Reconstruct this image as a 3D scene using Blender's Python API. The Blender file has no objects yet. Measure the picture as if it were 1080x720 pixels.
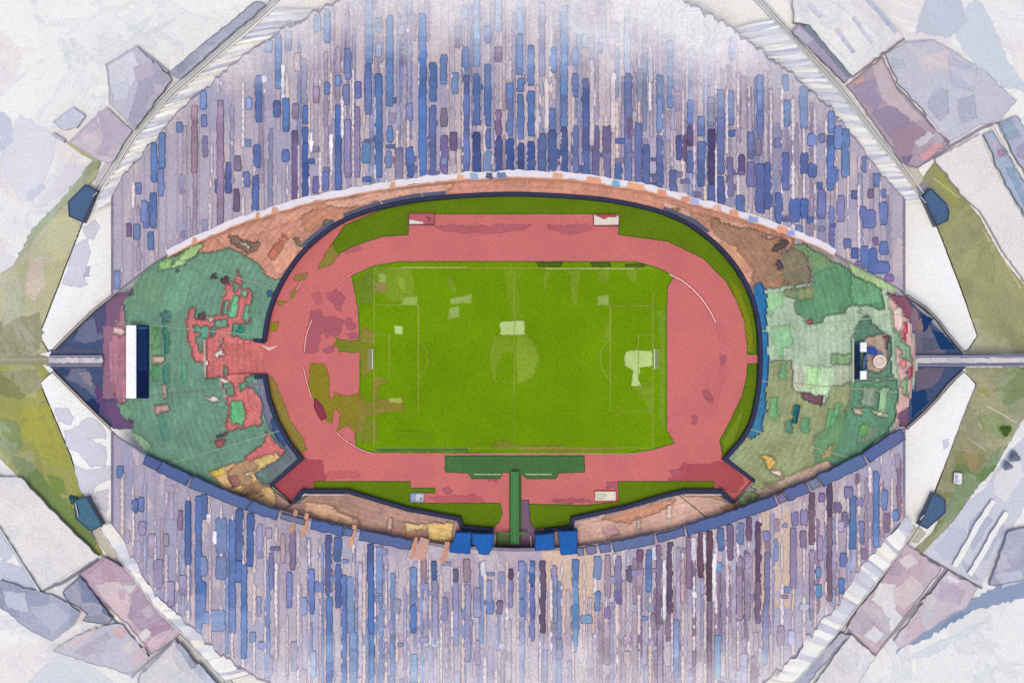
import bpy, math, random
import numpy as np
from mathutils import Vector, noise as mnoise
from mathutils.geometry import tessellate_polygon
random.seed(7)
sc = bpy.context.scene
COL = sc.collection
H = 600.0                      # flying height of the camera
S = 1 / 2.82                   # metres per photo pixel at ground level
KEXP = 1.0                     # how bright a white level sheet renders
RN = random.Random(11)

# ------------------------------------------------------------------ helpers
def at(px, py, z=0.0):
    f = (H - z) / H
    return ((px - 540) * S * f, (360 - py) * S * f, z)

def lin(c):
    o = []
    for v in c:
        v = max(0, min(255, v)) / 255
        v = v / 12.92 if v <= .04045 else ((v + .055) / 1.055) ** 2.4
        o.append(min(.92, v / KEXP))
    return o

def mixc(a, b, t):
    return tuple(a[i] + (b[i] - a[i]) * t for i in range(3))

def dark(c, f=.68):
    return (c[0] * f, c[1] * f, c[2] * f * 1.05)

def resample(pts, step, closed=True):
    out = []
    n = len(pts)
    for i in range(n if closed else n - 1):
        a, b = pts[i], pts[(i + 1) % n]
        L = math.hypot(b[0] - a[0], b[1] - a[1])
        k = max(1, int(round(L / step)))
        for j in range(k):
            t = j / k
            out.append((a[0] + (b[0] - a[0]) * t, a[1] + (b[1] - a[1]) * t))
    if not closed:
        out.append(pts[-1])
    return out

def rough(pts, amp=.8, step=3, closed=True):
    if amp <= 0:
        return list(pts)
    s = RN.uniform(0, 500)
    out = []
    for x, y in resample(pts, step, closed):
        dx = mnoise.noise(Vector((x * .23, y * .23, s))) + .5 * mnoise.noise(Vector((x * .7, y * .7, s)))
        dy = mnoise.noise(Vector((x * .23, y * .23, s + 50))) + .5 * mnoise.noise(Vector((x * .7, y * .7, s + 50)))
        out.append((x + dx * amp * 1.6, y + dy * amp * 1.6))
    return out

def area(p):
    return .5 * sum(p[i][0] * p[(i + 1) % len(p)][1] - p[(i + 1) % len(p)][0] * p[i][1] for i in range(len(p)))

def offset(pts, d):
    sgn = 1 if area(pts) > 0 else -1
    n = len(pts)
    out = []
    for i in range(n):
        a, b, c = pts[i - 1], pts[i], pts[(i + 1) % n]
        nx = ny = 0
        for p, q in ((a, b), (b, c)):
            ex, ey = q[0] - p[0], q[1] - p[1]
            L = math.hypot(ex, ey) or 1
            nx += ey / L * sgn
            ny -= ex / L * sgn
        L = math.hypot(nx, ny)
        if L < .3:
            out.append(b)
            continue
        k = min(1.6, 2 / L) / L
        out.append((b[0] + nx * d * k, b[1] + ny * d * k))
    return out

def smooth(pts, it=2, closed=False):
    for _ in range(it):
        o = []
        n = len(pts)
        if not closed:
            o.append(pts[0])
        for i in range(n if closed else n - 1):
            a, b = pts[i], pts[(i + 1) % n]
            o.append((a[0] * .75 + b[0] * .25, a[1] * .75 + b[1] * .25))
            o.append((a[0] * .25 + b[0] * .75, a[1] * .25 + b[1] * .75))
        if not closed:
            o.append(pts[-1])
        pts = o
    return pts

class MB:
    def __init__(s):
        s.v, s.f, s.c = [], [], []
    def face(s, pts, col):
        b = len(s.v)
        s.v += [tuple(p) for p in pts]
        s.f.append(tuple(range(b, b + len(pts))))
        s.c.append(col)
    def sheet(s, pts3, col):
        vs = [Vector(p) for p in pts3]
        tris = tessellate_polygon([vs])
        b = len(s.v)
        s.v += [tuple(p) for p in pts3]
        for t in tris:
            a, q, r = (vs[i] for i in t)
            if (q - a).cross(r - a).z < 0:
                t = t[::-1]
            s.f.append(tuple(b + i for i in t))
            s.c.append(col)
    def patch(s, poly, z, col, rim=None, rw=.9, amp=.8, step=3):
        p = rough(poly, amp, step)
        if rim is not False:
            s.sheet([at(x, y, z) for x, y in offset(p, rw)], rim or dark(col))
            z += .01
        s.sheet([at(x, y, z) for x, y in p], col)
    def sides(s, poly, z0, z1, col):
        n = len(poly)
        q = poly if area(poly) < 0 else poly[::-1]
        for i in range(n):
            a, b = q[i], q[(i + 1) % n]
            w0, w1 = at(*a, z1), at(*b, z1)          # walls are plumb: same plan as the top
            s.face([(w0[0], w0[1], z0), (w1[0], w1[1], z0), w1, w0], col)
    def prism(s, poly, z0, z1, col, side=None):
        s.sides(poly, z0, z1, side or col)
        s.sheet([at(x, y, z1) for x, y in poly], col)
    def ribbon(s, line, w, z, col, thick=0, zf=None, side=None):
        n = len(line)
        L, R = [], []
        for i in range(n):
            a, c = line[max(0, i - 1)], line[min(n - 1, i + 1)]
            ex, ey = c[0] - a[0], c[1] - a[1]
            l = math.hypot(ex, ey) or 1
            k = 1
            if 0 < i < n - 1:
                b = line[i]
                u = (b[0] - a[0], b[1] - a[1]); lu = math.hypot(*u) or 1
                k = 1 / max(.5, abs((u[0] * ex + u[1] * ey) / lu / l))
            ww = (w[i] if isinstance(w, (list, tuple)) else w) / 2 * k
            L.append((line[i][0] + ey / l * ww, line[i][1] - ex / l * ww))
            R.append((line[i][0] - ey / l * ww, line[i][1] + ex / l * ww))
        zz = [(zf(*p) if zf else 0) + z for p in line]
        for i in range(n - 1):
            q = [at(*L[i], zz[i]), at(*R[i], zz[i]), at(*R[i + 1], zz[i + 1]), at(*L[i + 1], zz[i + 1])]
            s.face(q, col)
            if thick:
                sd = side or dark(col, .8)
                for a, b in ((q[0], q[3]), (q[2], q[1])):
                    s.face([a, b, (b[0], b[1], b[2] - thick), (a[0], a[1], a[2] - thick)], sd)
        if thick:
            sd = side or dark(col, .8)
            for e in (0, -1):
                a, b = at(*L[e], zz[e]), at(*R[e], zz[e])
                s.face([a, b, (b[0], b[1], b[2] - thick), (a[0], a[1], a[2] - thick)], sd)
    def box(s, c, d, col, rot=0):
        x, y, z = c
        dx, dy, dz = d[0] / 2, d[1] / 2, d[2] / 2
        cr, sr = math.cos(rot), math.sin(rot)
        P = [(x + u * dx * cr - v * dy * sr, y + u * dx * sr + v * dy * cr, z + w * dz)
             for w in (-1, 1) for u, v in ((-1, -1), (1, -1), (1, 1), (-1, 1))]
        for q in ((3, 2, 1, 0), (4, 5, 6, 7), (0, 1, 5, 4), (1, 2, 6, 5), (2, 3, 7, 6), (3, 0, 4, 7)):
            s.face([P[i] for i in q], col)
    def tube(s, a, b, r, col, n=8, r2=None):
        a, b = Vector(a), Vector(b)
        d = (b - a).normalized()
        u = d.orthogonal().normalized(); w = d.cross(u)
        r2 = r if r2 is None else r2
        A = [a + (u * math.cos(t) + w * math.sin(t)) * r for t in [2 * math.pi * i / n for i in range(n)]]
        B = [b + (u * math.cos(t) + w * math.sin(t)) * r2 for t in [2 * math.pi * i / n for i in range(n)]]
        for i in range(n):
            j = (i + 1) % n
            s.face([A[i], A[j], B[j], B[i]], col)
        s.face(A[::-1], col); s.face(B, col)
    def build(s, name, cls, parent=None, label=None, kind=None):
        me = bpy.data.meshes.new(name)
        o = bpy.data.objects.new(name, me)
        off = Vector((0, 0, 0))
        if parent:
            off = Vector(parent['_loc'])
        me.from_pydata([(p[0] - off[0], p[1] - off[1], p[2] - off[2]) for p in s.v], [], s.f)
        cl = {}
        arr = np.ones((sum(len(f) for f in s.f), 4), dtype=np.float32)
        i = 0
        for f, c in zip(s.f, s.c):
            k = cl.get(c)
            if k is None:
                k = cl[c] = lin(c)
            arr[i:i + len(f), :3] = k
            i += len(f)
        at_ = me.color_attributes.new('paint', 'FLOAT_COLOR', 'CORNER')
        at_.data.foreach_set('color', arr.ravel())
        me.materials.append(MAT[cls])
        me.update()
        COL.objects.link(o)
        if parent:
            o.parent = parent
        if label:
            o['label'] = label
        if kind:
            o['kind'] = kind
        return o

def thing(name, label, cat, loc=(0, 0, 0), group=None):
    o = bpy.data.objects.new(name, None)
    COL.objects.link(o)
    o.location = loc
    o['_loc'] = [float(q) for q in loc]
    o['label'] = label; o['category'] = cat
    if group:
        o['group'] = group
    return o

def tag(o, label, cat, group=None):
    o['label'] = label; o['category'] = cat
    if group:
        o['group'] = group
    return o

# ------------------------------------------------------------------ materials
MAT = {}
def material(name, r=.85, mott=.12, mscale=.06, grain=.10, gscale=1.1, bump=.7, spec=.2, wash=False):
    m = bpy.data.materials.new(name)
    m.use_nodes = True
    nt = m.node_tree; N = nt.nodes; L = nt.links
    bs = N['Principled BSDF']
    bs.inputs['Roughness'].default_value = r
    bs.inputs['Specular IOR Level'].default_value = spec
    geo = N.new('ShaderNodeNewGeometry')
    a = N.new('ShaderNodeAttribute'); a.attribute_name = 'paint'
    def noise(scale, detail, rough_=.55, dist=0):
        n = N.new('ShaderNodeTexNoise')
        n.inputs['Scale'].default_value = scale; n.inputs['Detail'].default_value = detail
        n.inputs['Roughness'].default_value = rough_; n.inputs['Distortion'].default_value = dist
        L.new(geo.outputs['Position'], n.inputs['Vector'])
        return n.outputs['Fac']
    def maprange(src, a0, a1, b0, b1):
        n = N.new('ShaderNodeMapRange')
        for k, v in zip(('From Min', 'From Max', 'To Min', 'To Max'), (a0, a1, b0, b1)):
            n.inputs[k].default_value = v
        L.new(src, n.inputs['Value'])
        return n.outputs['Result']
    def math_(op, x, y):
        n = N.new('ShaderNodeMath'); n.operation = op
        for i, q in enumerate((x, y)):
            if isinstance(q, (int, float)):
                n.inputs[i].default_value = q
            else:
                L.new(q, n.inputs[i])
        return n.outputs[0]
    big = noise(mscale, 5, .6, .6)
    fine = noise(gscale, 3, .6)
    fac = math_('MULTIPLY', maprange(big, .3, .7, 1 - mott, 1 + mott), maprange(fine, .3, .7, 1 - grain, 1 + grain))
    col = a.outputs['Color']
    def mixn(c1, c2, f, mode='MIX'):
        n = N.new('ShaderNodeMix'); n.data_type = 'RGBA'; n.blend_type = mode
        if isinstance(f, (int, float)):
            n.inputs[0].default_value = f
        else:
            L.new(f, n.inputs[0])
        for i, q in ((6, c1), (7, c2)):
            if isinstance(q, tuple):
                n.inputs[i].default_value = (*lin(q), 1)
            else:
                L.new(q, n.inputs[i])
        return n.outputs[2]
    if wash:
        w1 = noise(.012, 7, .62, 1.2); w2 = noise(.02, 6, .6, 1.0); w3 = noise(.03, 5, .6, 1.5)
        def ramp(src, stops):
            n = N.new('ShaderNodeValToRGB')
            n.color_ramp.interpolation = 'LINEAR'
            e = n.color_ramp.elements
            while len(e) < len(stops):
                e.new(.5)
            for k, (p, v) in enumerate(stops):
                e[k].position = p; e[k].color = (v, v, v, 1)
            L.new(src, n.inputs[0])
            return n.outputs[0]
        if wash == 'few':
            col = mixn(col, (214, 212, 206), ramp(w1, [(0, 0), (.5, 0), (.52, .22), (.56, .12), (.6, .3), (1, .5)]))
            col = mixn(col, (120, 124, 92), ramp(w2, [(0, 0), (.55, 0), (.57, .3), (.62, .2), (1, .3)]))
        if wash is True:
            col = mixn(col, (200, 200, 211), ramp(w1, [(0, 0), (.48, .02), (.50, .34), (.515, .12), (.58, .2), (.595, .5), (.61, .35), (1, .7)]))
            col = mixn(col, (224, 212, 212), ramp(w2, [(0, 0), (.57, 0), (.585, .38), (.62, .25), (1, .4)]))
            col = mixn(col, (194, 206, 214), ramp(w3, [(0, 0), (.61, 0), (.625, .42), (.67, .25), (1, .35)]))
    sc_ = N.new('ShaderNodeVectorMath'); sc_.operation = 'SCALE'
    L.new(col, sc_.inputs[0]); L.new(fac, sc_.inputs['Scale'])
    L.new(sc_.outputs[0], bs.inputs['Base Color'])
    b = N.new('ShaderNodeBump')
    b.inputs['Strength'].default_value = bump; b.inputs['Distance'].default_value = .5
    L.new(math_('ADD', fine, math_('MULTIPLY', noise(.35, 3), 1.0)), b.inputs['Height'])
    L.new(b.outputs[0], bs.inputs['Normal'])
    MAT[name] = m
material('paving', wash=True, mott=.03, grain=.07, bump=.9, spec=.05)
material('membrane', wash=True, mott=.05, grain=.09, bump=.9, spec=.05)
material('meadow', wash='few', mott=.12, grain=.13, mscale=.05, spec=.05)
material('stone', mott=.04, grain=.07, bump=.9, spec=.05)
material('turf', mott=.11, grain=.15, mscale=.05, spec=.05)
material('tartan', mott=.08, grain=.11, mscale=.05)
material('seating', mott=.10, grain=.13, mscale=.10, r=.6)
material('roofing', mott=.08, grain=.14, mscale=.05, r=.8, spec=.05)
material('glazing', mott=.14, grain=.13, mscale=.12, r=.5, spec=.08, bump=.3)
material('paintwork', mott=.08, grain=.07, r=.5)
material('cloth', mott=.03, grain=.04, r=.9)
material('metal', mott=.05, grain=.04, r=.45)

# ------------------------------------------------------------------ ground
g = MB()
n = 40
for i in range(n):
    for j in range(n):
        s0 = 3000 / n
        x, y = -1500 + i * s0, -1500 + j * s0
        g.face([(x, y, 0), (x + s0, y, 0), (x + s0, y + s0, 0), (x, y + s0, 0)], (241, 240, 236))
g.build('ground', 'paving', kind='structure')

# white forecourts on both sides of each gate
PLAZAS = [[(121, 180), (121, 306), (118, 311), (90, 335), (57, 367), (51, 369), (42, 354), (62, 302), (75, 268), (88, 235), (103, 203)],
          [(121, 575), (121, 458), (115, 452), (84, 421), (57, 393), (51, 396), (43, 404), (56, 435), (75, 480), (89, 522), (107, 553)],
          [(950, 185), (950, 306), (958, 313), (990, 338), (1016, 370), (1021, 368), (1030, 354), (1013, 305), (990, 245), (972, 203)],
          [(950, 575), (950, 458), (957, 451), (990, 421), (1016, 392), (1029, 405), (1018, 432), (1000, 480), (985, 519), (970, 553)]]
p = MB()
for k, q in enumerate(PLAZAS):
    p.patch(q, .06, (246, 246, 245), rim=(130, 126, 120), rw=1.3, amp=.25)
LAV = (214, 213, 226)
for q, c in [([(80, 258), (92, 252), (95, 268), (88, 292), (92, 300), (84, 302), (66, 300), (72, 283)], LAV),
             ([(84, 284), (94, 281), (94, 292), (84, 293)], (186, 184, 208)),
             ([(88, 240), (100, 232), (106, 240), (98, 252), (90, 250)], LAV), ([(70, 290), (82, 288), (80, 300), (68, 298)], (200, 200, 218)),
             ([(58, 432), (70, 430), (78, 440), (74, 447), (62, 444)], LAV), ([(84, 445), (98, 440), (110, 452), (112, 462), (96, 462), (84, 456)], LAV),
             ([(68, 455), (84, 450), (92, 462), (112, 472), (110, 490), (95, 492), (84, 478), (70, 470)], LAV),
             ([(78, 490), (92, 496), (116, 492), (116, 505), (100, 512), (94, 530), (84, 515)], LAV), ([(100, 520), (114, 516), (112, 540), (104, 536)], LAV),
             ([(994, 465), (1000, 463), (1000, 471), (996, 473)], LAV)]:
    p.patch(q, .09 + .02 * RN.random(), c, rim=(176, 176, 196), rw=.5, amp=1.2)
p.build('forecourt', 'stone', kind='structure')

# lawns outside
LAWNS = [([(107, 168), (98, 180), (82, 195), (68, 215), (52, 228), (35, 245), (15, 280), (-60, 330), (-60, 373), (38, 373), (52, 370), (42, 354), (62, 302), (88, 235), (92, 200), (104, 180)], (184, 182, 146)),
         ([(-60, 383), (44, 385), (52, 394), (42, 403), (56, 435), (75, 480), (88, 522), (92, 550), (109, 586), (100, 583), (75, 553), (45, 536), (22, 505), (8, 490), (-60, 430)], (158, 160, 92)),
         ([(968, 196), (985, 172), (995, 180), (1010, 200), (1033, 230), (1055, 270), (1085, 308), (1140, 340), (1140, 371), (1018, 373), (1031, 354), (1013, 305), (990, 245), (975, 207)], (158, 158, 116)),
         ([(1018, 388), (1140, 388), (1140, 400), (1085, 432), (1072, 452), (1052, 487), (1028, 515), (1010, 545), (972, 583), (966, 578), (985, 560), (997, 530), (985, 518), (1010, 460), (1029, 408)], (142, 142, 98))]
m = MB()
for q, c in LAWNS:
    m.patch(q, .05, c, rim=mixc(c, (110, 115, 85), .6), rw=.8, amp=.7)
for q, c in [([(0, 340), (40, 330), (46, 350), (38, 372), (0, 378)], (150, 150, 120)), ([(32, 275), (44, 270), (48, 300), (36, 318), (26, 310)], (203, 190, 172)),
             ([(52, 230), (80, 222), (84, 240), (66, 280), (48, 262)], (190, 188, 140)), ([(8, 300), (24, 290), (26, 330), (2, 345)], (176, 178, 150)),
             ([(100, 166), (106, 170), (90, 196), (70, 216), (40, 245), (25, 270), (20, 268), (36, 240), (66, 210)], (160, 172, 140)),
             ([(0, 392), (40, 390), (44, 410), (20, 420), (0, 416)], (138, 140, 92)), ([(20, 430), (52, 428), (66, 470), (72, 495), (40, 480), (22, 455)], (164, 164, 80)),
             ([(10, 478), (36, 490), (52, 512), (66, 525), (80, 540), (102, 572), (98, 580), (60, 545), (40, 530), (20, 500)], (118, 142, 84)),
             ([(0, 440), (18, 446), (24, 470), (12, 482), (0, 470)], (132, 148, 100)), ([(50, 500), (66, 505), (70, 520), (58, 522)], (126, 146, 80)),
             ([(985, 178), (994, 184), (1008, 204), (1016, 220), (1006, 216), (990, 196)], (158, 164, 98)),
             ([(1060, 380), (1080, 390), (1080, 440), (1062, 430), (1050, 405)], (134, 146, 104)), ([(1030, 440), (1050, 436), (1072, 448), (1062, 462), (1040, 455)], (124, 140, 72)),
             ([(1048, 478), (1056, 470), (1050, 492), (1034, 510), (1006, 545), (985, 562), (998, 538), (1010, 505), (1004, 488), (1018, 490), (1026, 500), (1034, 500)], (110, 138, 86)),
             ([(1018, 466), (1030, 474), (1034, 488), (1024, 500), (1016, 480)], (164, 148, 104)), ([(1002, 515), (1016, 508), (1022, 520), (1010, 532)], (156, 146, 112)),
             ([(1030, 396), (1046, 400), (1042, 416), (1034, 422)], (150, 146, 96)), ([(1036, 250), (1050, 275), (1046, 300), (1030, 280)], (152, 154, 108))]:
    m.patch(q, .09 + .02 * RN.random(), c, rim=dark(c, .9), rw=.4, amp=1.6)
for ln in ([(1036, 241), (1045, 256)], [(1057, 270), (1076, 304)], [(1020, 461), (1030, 468), (1040, 475)], [(985, 188), (1012, 209)], [(1031, 444), (1036, 452)], [(1041, 428), (1058, 437), (1072, 446)]):
    m.ribbon(ln, 1.0, .13, (206, 200, 160))
m.build('lawn', 'meadow', kind='structure')

# ------------------------------------------------------------------ arena floor
WALL_N = [(258, 357), (278, 360), (280, 345), (283, 330), (290, 310), (300, 291), (316, 268), (335, 250), (360, 232), (400, 218), (440, 210), (490, 206), (540, 204), (590, 206), (640, 210), (690, 220), (728, 235), (757, 258), (778, 282), (794, 312), (801, 342), (803, 378), (801, 410), (794, 445), (783, 464), (765, 484), (796, 507)]
WALL_SE = [(773, 530), (761, 518), (722, 518), (700, 523), (660, 535), (604, 547), (603, 556), (574, 560)]
WALL_SW = [(520, 559), (487, 556), (484, 547), (430, 537), (366, 518), (319, 518), (308, 531)]
WALL_W = [(285, 512), (317, 484), (305, 468), (292, 445), (283, 420), (279, 397), (258, 398)]
floor_poly = [(200, 362)] + WALL_N + WALL_SE + [(574, 585), (520, 585)] + WALL_SW + WALL_W + [(200, 394)]
RED = (203, 111, 110)
t = MB()
t.patch(floor_poly, .05, RED, amp=0, rim=False)
MAU = (172, 92, 104)
for q, c in [([(323, 483), (340, 486), (343, 508), (330, 510), (318, 518), (308, 529), (287, 512), (310, 490)], (168, 78, 88)),
             ([(722, 488), (740, 490), (764, 486), (780, 500), (785, 508), (775, 520), (762, 515), (750, 508), (705, 506), (712, 500)], (176, 82, 88)),
             ([(328, 328), (337, 326), (342, 334), (352, 338), (360, 336), (362, 342), (350, 348), (338, 352), (336, 370), (322, 372)], MAU),
             ([(344, 310), (355, 305), (364, 314), (358, 322), (360, 328), (352, 322)], MAU), ([(362, 338), (370, 335), (376, 345), (368, 348)], MAU),
             ([(366, 352), (378, 350), (377, 357), (368, 358)], MAU), ([(338, 336), (352, 334), (362, 340), (358, 352), (346, 356), (340, 350)], MAU), ([(330, 312), (338, 308), (340, 318), (333, 322)], (184, 100, 106)), ([(341, 368), (352, 365), (350, 371), (342, 372)], MAU),
             ([(458, 238), (560, 237), (555, 241), (520, 246), (480, 244), (460, 241)], (178, 96, 104)), ([(575, 238), (622, 237), (626, 243), (600, 247), (580, 242)], (178, 96, 104)),
             ([(362, 264), (380, 258), (382, 262), (366, 268)], (184, 98, 106)), ([(758, 376), (765, 375), (765, 384), (760, 385)], MAU), ([(741, 412), (748, 410), (752, 424), (745, 422)], MAU),
             ([(730, 438), (736, 440), (733, 449), (729, 447)], MAU), ([(705, 497), (716, 495), (722, 500), (712, 504)], MAU), ([(450, 524), (500, 522), (512, 529), (470, 530)], (184, 94, 102)),
             ([(466, 516), (472, 512), (477, 518), (470, 521)], MAU), ([(582, 527), (620, 526), (624, 529), (590, 531)], MAU), ([(640, 508), (652, 508), (652, 516), (640, 514)], MAU),
             ([(515, 503), (528, 502), (524, 509), (516, 507)], MAU), ([(345, 498), (378, 497), (378, 503), (346, 504)], (192, 98, 104))]:
    t.patch(q, .10 + .02 * RN.random(), c, rim=dark(c, .86), rw=.5, amp=1.5, step=2.2)
WHT = (230, 196, 188)
def lane(pts, w=.9, c=WHT, z=.16):
    q = smooth(pts, 3)
    t.ribbon(q, w + 1.8, z - .02, (176, 60, 60))
    t.ribbon(q, w, z, c)
lane([(321, 371), (322, 358), (325, 347), (329, 337)]); lane([(320, 387), (323, 402), (328, 418)]); lane([(355, 456), (366, 466), (380, 474), (392, 478)])
lane([(706, 289), (722, 297), (738, 312), (748, 326), (755, 340)], 1.4); lane([(357, 299), (366, 292), (372, 288)], .7); lane([(311, 308), (319, 296)], .8)
for rr in (0, 4):
    t.ribbon(smooth([(755 + rr, 340), (760 + rr, 360), (760 + rr, 395), (752 + rr, 425), (745 + rr, 440)], 3), .5, .13, (186, 98, 104))
t.ribbon([(244, 376), (256, 376)], 1, .14, (226, 150, 146)); t.ribbon([(276, 364), (284, 368), (292, 365)], [1, 3, 1], .15, WHT)
t.build('running_track', 'tartan', kind='structure')

GR = (98, 124, 22)
GRASS = [([(338, 282), (348, 262), (364, 238), (402, 222), (442, 214), (490, 209), (540, 207), (590, 209), (640, 213), (690, 223), (724, 238), (753, 260), (775, 286), (790, 316), (797, 345), (798, 373), (789, 373), (786, 340), (778, 318), (766, 296), (742, 272), (705, 254), (653, 247), (653, 225), (430, 225), (430, 247), (402, 249), (370, 260), (350, 271)], GR),
         ([(789, 384), (798, 384), (797, 410), (790, 443), (778, 464), (763, 482), (760, 464), (770, 445), (783, 418), (788, 398)], GR),
         ([(332, 508), (432, 508), (432, 515), (458, 515), (458, 519), (432, 519), (432, 530), (450, 531), (527, 531), (529, 540), (526, 550), (518, 558), (489, 555), (487, 544), (430, 534), (368, 515), (332, 515)], GR),
         ([(557, 532), (620, 533), (653, 529), (653, 508), (752, 508), (752, 515), (720, 516), (700, 520), (658, 532), (601, 544), (600, 553), (563, 557), (558, 545)], GR)]
m = MB()
for q, c in GRASS:
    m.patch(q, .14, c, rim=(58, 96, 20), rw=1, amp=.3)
KH = (146, 128, 62)
for q, c in [([(335, 284), (345, 264), (350, 258), (357, 268), (350, 278)], (140, 124, 58)), ([(287, 398), (297, 418), (306, 444), (320, 462), (323, 474), (317, 478), (306, 466), (294, 442), (285, 415), (281, 398)], KH),
             ([(308, 306), (312, 303), (310, 312), (305, 316)], KH), ([(312, 290), (324, 288), (320, 296), (310, 296)], (150, 122, 70)), ([(285, 340), (293, 340), (291, 349), (285, 350)], (146, 134, 40)), ([(292, 318), (304, 317), (296, 322)], KH),
             ([(768, 292), (780, 305), (792, 340), (795, 370), (789, 371), (786, 338), (775, 312)], (124, 132, 28)), ([(764, 478), (762, 466), (775, 444), (784, 430), (778, 456)], (116, 138, 34)),
             ([(355, 361), (372, 363), (374, 372), (362, 370), (352, 364)], (116, 132, 40)), ([(327, 384), (342, 384), (347, 400), (346, 414), (352, 430), (350, 446), (342, 442), (334, 428), (326, 408)], (138, 126, 40)),
             ([(352, 414), (366, 418), (380, 415), (384, 440), (378, 457), (366, 448), (356, 454), (360, 436), (349, 428)], (140, 126, 44)), ([(354, 356), (366, 360), (382, 358), (382, 372), (370, 370), (358, 370)], (122, 130, 42))]:
    m.patch(q, .18 + .02 * RN.random(), c, rim=dark(c, .78), rw=.6, amp=1)
m.patch([(332, 420), (340, 428), (344, 440), (339, 442), (332, 430)], .24, (138, 58, 76), amp=.4)
m.patch([(470, 481), (616, 481), (616, 497), (589, 498), (586, 504), (556, 504), (549, 498), (549, 570), (538, 570), (538, 498), (530, 497), (527, 504), (498, 504), (494, 498), (470, 497)], .3, (74, 112, 66), rim=(42, 92, 44), amp=.3)
for a in (500, 554):
    m.ribbon([(a, 500), (a + 28, 500)], .9, .36, (190, 205, 170))
m.build('grass_verge', 'turf', kind='structure')
m = MB()
m.patch([(549, 528), (557, 528), (558, 550), (564, 558), (577, 562), (577, 590), (520, 590), (522, 574), (538, 574), (549, 570)], .26, (124, 98, 122), amp=.5)
m.patch([(524, 562), (538, 562), (538, 575), (524, 575)], .28, (96, 118, 74), amp=.5)
m.build('service_path', 'paving' if False else 'stone', kind='structure')

# the football pitch
PT = (110, 146, 8)
m = MB()
C5 = lambda L: [(360 + a / 3, 240 + b / 3) for a, b in L]
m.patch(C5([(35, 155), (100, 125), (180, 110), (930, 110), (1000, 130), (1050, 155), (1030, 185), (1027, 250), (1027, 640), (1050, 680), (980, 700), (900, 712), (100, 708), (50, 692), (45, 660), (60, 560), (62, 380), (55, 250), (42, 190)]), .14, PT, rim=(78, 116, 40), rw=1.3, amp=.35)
P2 = (122, 151, 38); P3 = (146, 172, 84); P4 = (182, 206, 128); KB = (138, 128, 54)
z = .17
for L, c in [([(105, 130), (220, 128), (232, 180), (225, 225), (160, 235), (120, 205)], P2), ([(120, 145), (142, 150), (138, 200), (115, 195)], P3), ([(175, 150), (200, 160), (205, 205), (185, 190)], (140, 162, 60)),
             ([(200, 222), (240, 218), (238, 243), (188, 243)], P3), ([(345, 225), (400, 215), (412, 208), (410, 240), (380, 238), (345, 240)], P3), ([(345, 255), (370, 250), (372, 282), (335, 290)], P3),
             ([(335, 150), (352, 170), (368, 205), (345, 200)], P2), ([(515, 130), (575, 130), (560, 180), (570, 260), (548, 300), (530, 240)], (117, 149, 26)), ([(505, 300), (575, 292), (582, 335), (540, 342), (505, 336)], P4),
             ([(555, 345), (600, 350), (625, 410), (605, 470), (560, 490), (552, 420)], (130, 158, 46)), ([(480, 340), (535, 342), (545, 385), (510, 400), (490, 440), (492, 490), (478, 480), (470, 400)], (122, 152, 34)),
             ([(168, 312), (192, 314), (190, 335), (170, 334)], P4), ([(640, 135), (660, 140), (645, 200), (640, 240)], P2), ([(722, 135), (760, 135), (750, 180), (745, 245), (730, 230)], P2), ([(808, 135), (848, 135), (845, 172), (815, 170)], P2),
             ([(902, 130), (938, 132), (932, 175), (905, 165)], P2), ([(812, 218), (846, 215), (845, 245), (812, 243)], P3), ([(900, 395), (925, 388), (980, 390), (985, 435), (945, 440), (938, 480), (948, 498), (918, 500), (925, 450), (898, 435)], P4),
             ([(920, 505), (985, 500), (985, 600), (950, 530)], P2), ([(1000, 260), (1022, 262), (1022, 640), (1005, 600), (1010, 420)], (118, 150, 40)), ([(840, 300), (850, 310), (848, 355), (828, 345)], P2),
             ([(62, 310), (100, 330), (104, 370), (62, 365)], KB), ([(60, 370), (104, 380), (104, 450), (68, 480), (62, 440)], (132, 132, 44)), ([(68, 555), (120, 545), (190, 540), (200, 578), (130, 585), (80, 600)], KB),
             ([(152, 540), (190, 540), (192, 552), (155, 552)], (168, 176, 84)), ([(105, 470), (150, 490), (118, 500), (112, 540), (98, 540)], KB), ([(60, 610), (110, 600), (118, 670), (60, 680), (48, 665)], (124, 134, 44)),
             ([(108, 170), (142, 180), (135, 205), (108, 200)], (150, 132, 76)), ([(480, 680), (520, 672), (560, 690), (700, 688), (700, 698), (480, 698)], (124, 128, 44)), ([(560, 697), (900, 695), (760, 708), (560, 706)], KB), ([(100, 697), (400, 696), (400, 706), (120, 706)], (78, 116, 50)),
             ([(50, 560), (68, 530), (80, 560), (70, 640), (48, 650), (55, 600)], KB), ([(40, 165), (100, 135), (104, 230), (66, 245), (55, 200)], (112, 136, 40)), ([(170, 640), (300, 650), (290, 668), (180, 665)], (106, 140, 14)), ([(865, 588), (890, 590), (880, 600)], P2)]:
    m.patch(C5(L), z, c, rim=dark(c, .9), rw=.4, amp=.9); z += .003
LN = (146, 166, 70)
def pl(L, w=.75):
    m.ribbon(C5(L), w, .36, LN)
pl([(104, 125), (104, 700)], .9); pl([(986, 210), (986, 690)], .9); pl([(104, 128), (986, 128)], .8); pl([(104, 696), (986, 696)], .7); pl([(547, 128), (547, 528)], .7); pl([(547, 528), (547, 696)], .35)
pl([(104, 245), (244, 245), (244, 580), (104, 580)]); pl([(104, 338), (152, 338), (152, 476), (104, 476)], .6); pl([(986, 247), (851, 247), (851, 580), (986, 580)]); pl([(986, 340), (940, 340), (940, 476), (986, 476)], .6)
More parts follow.
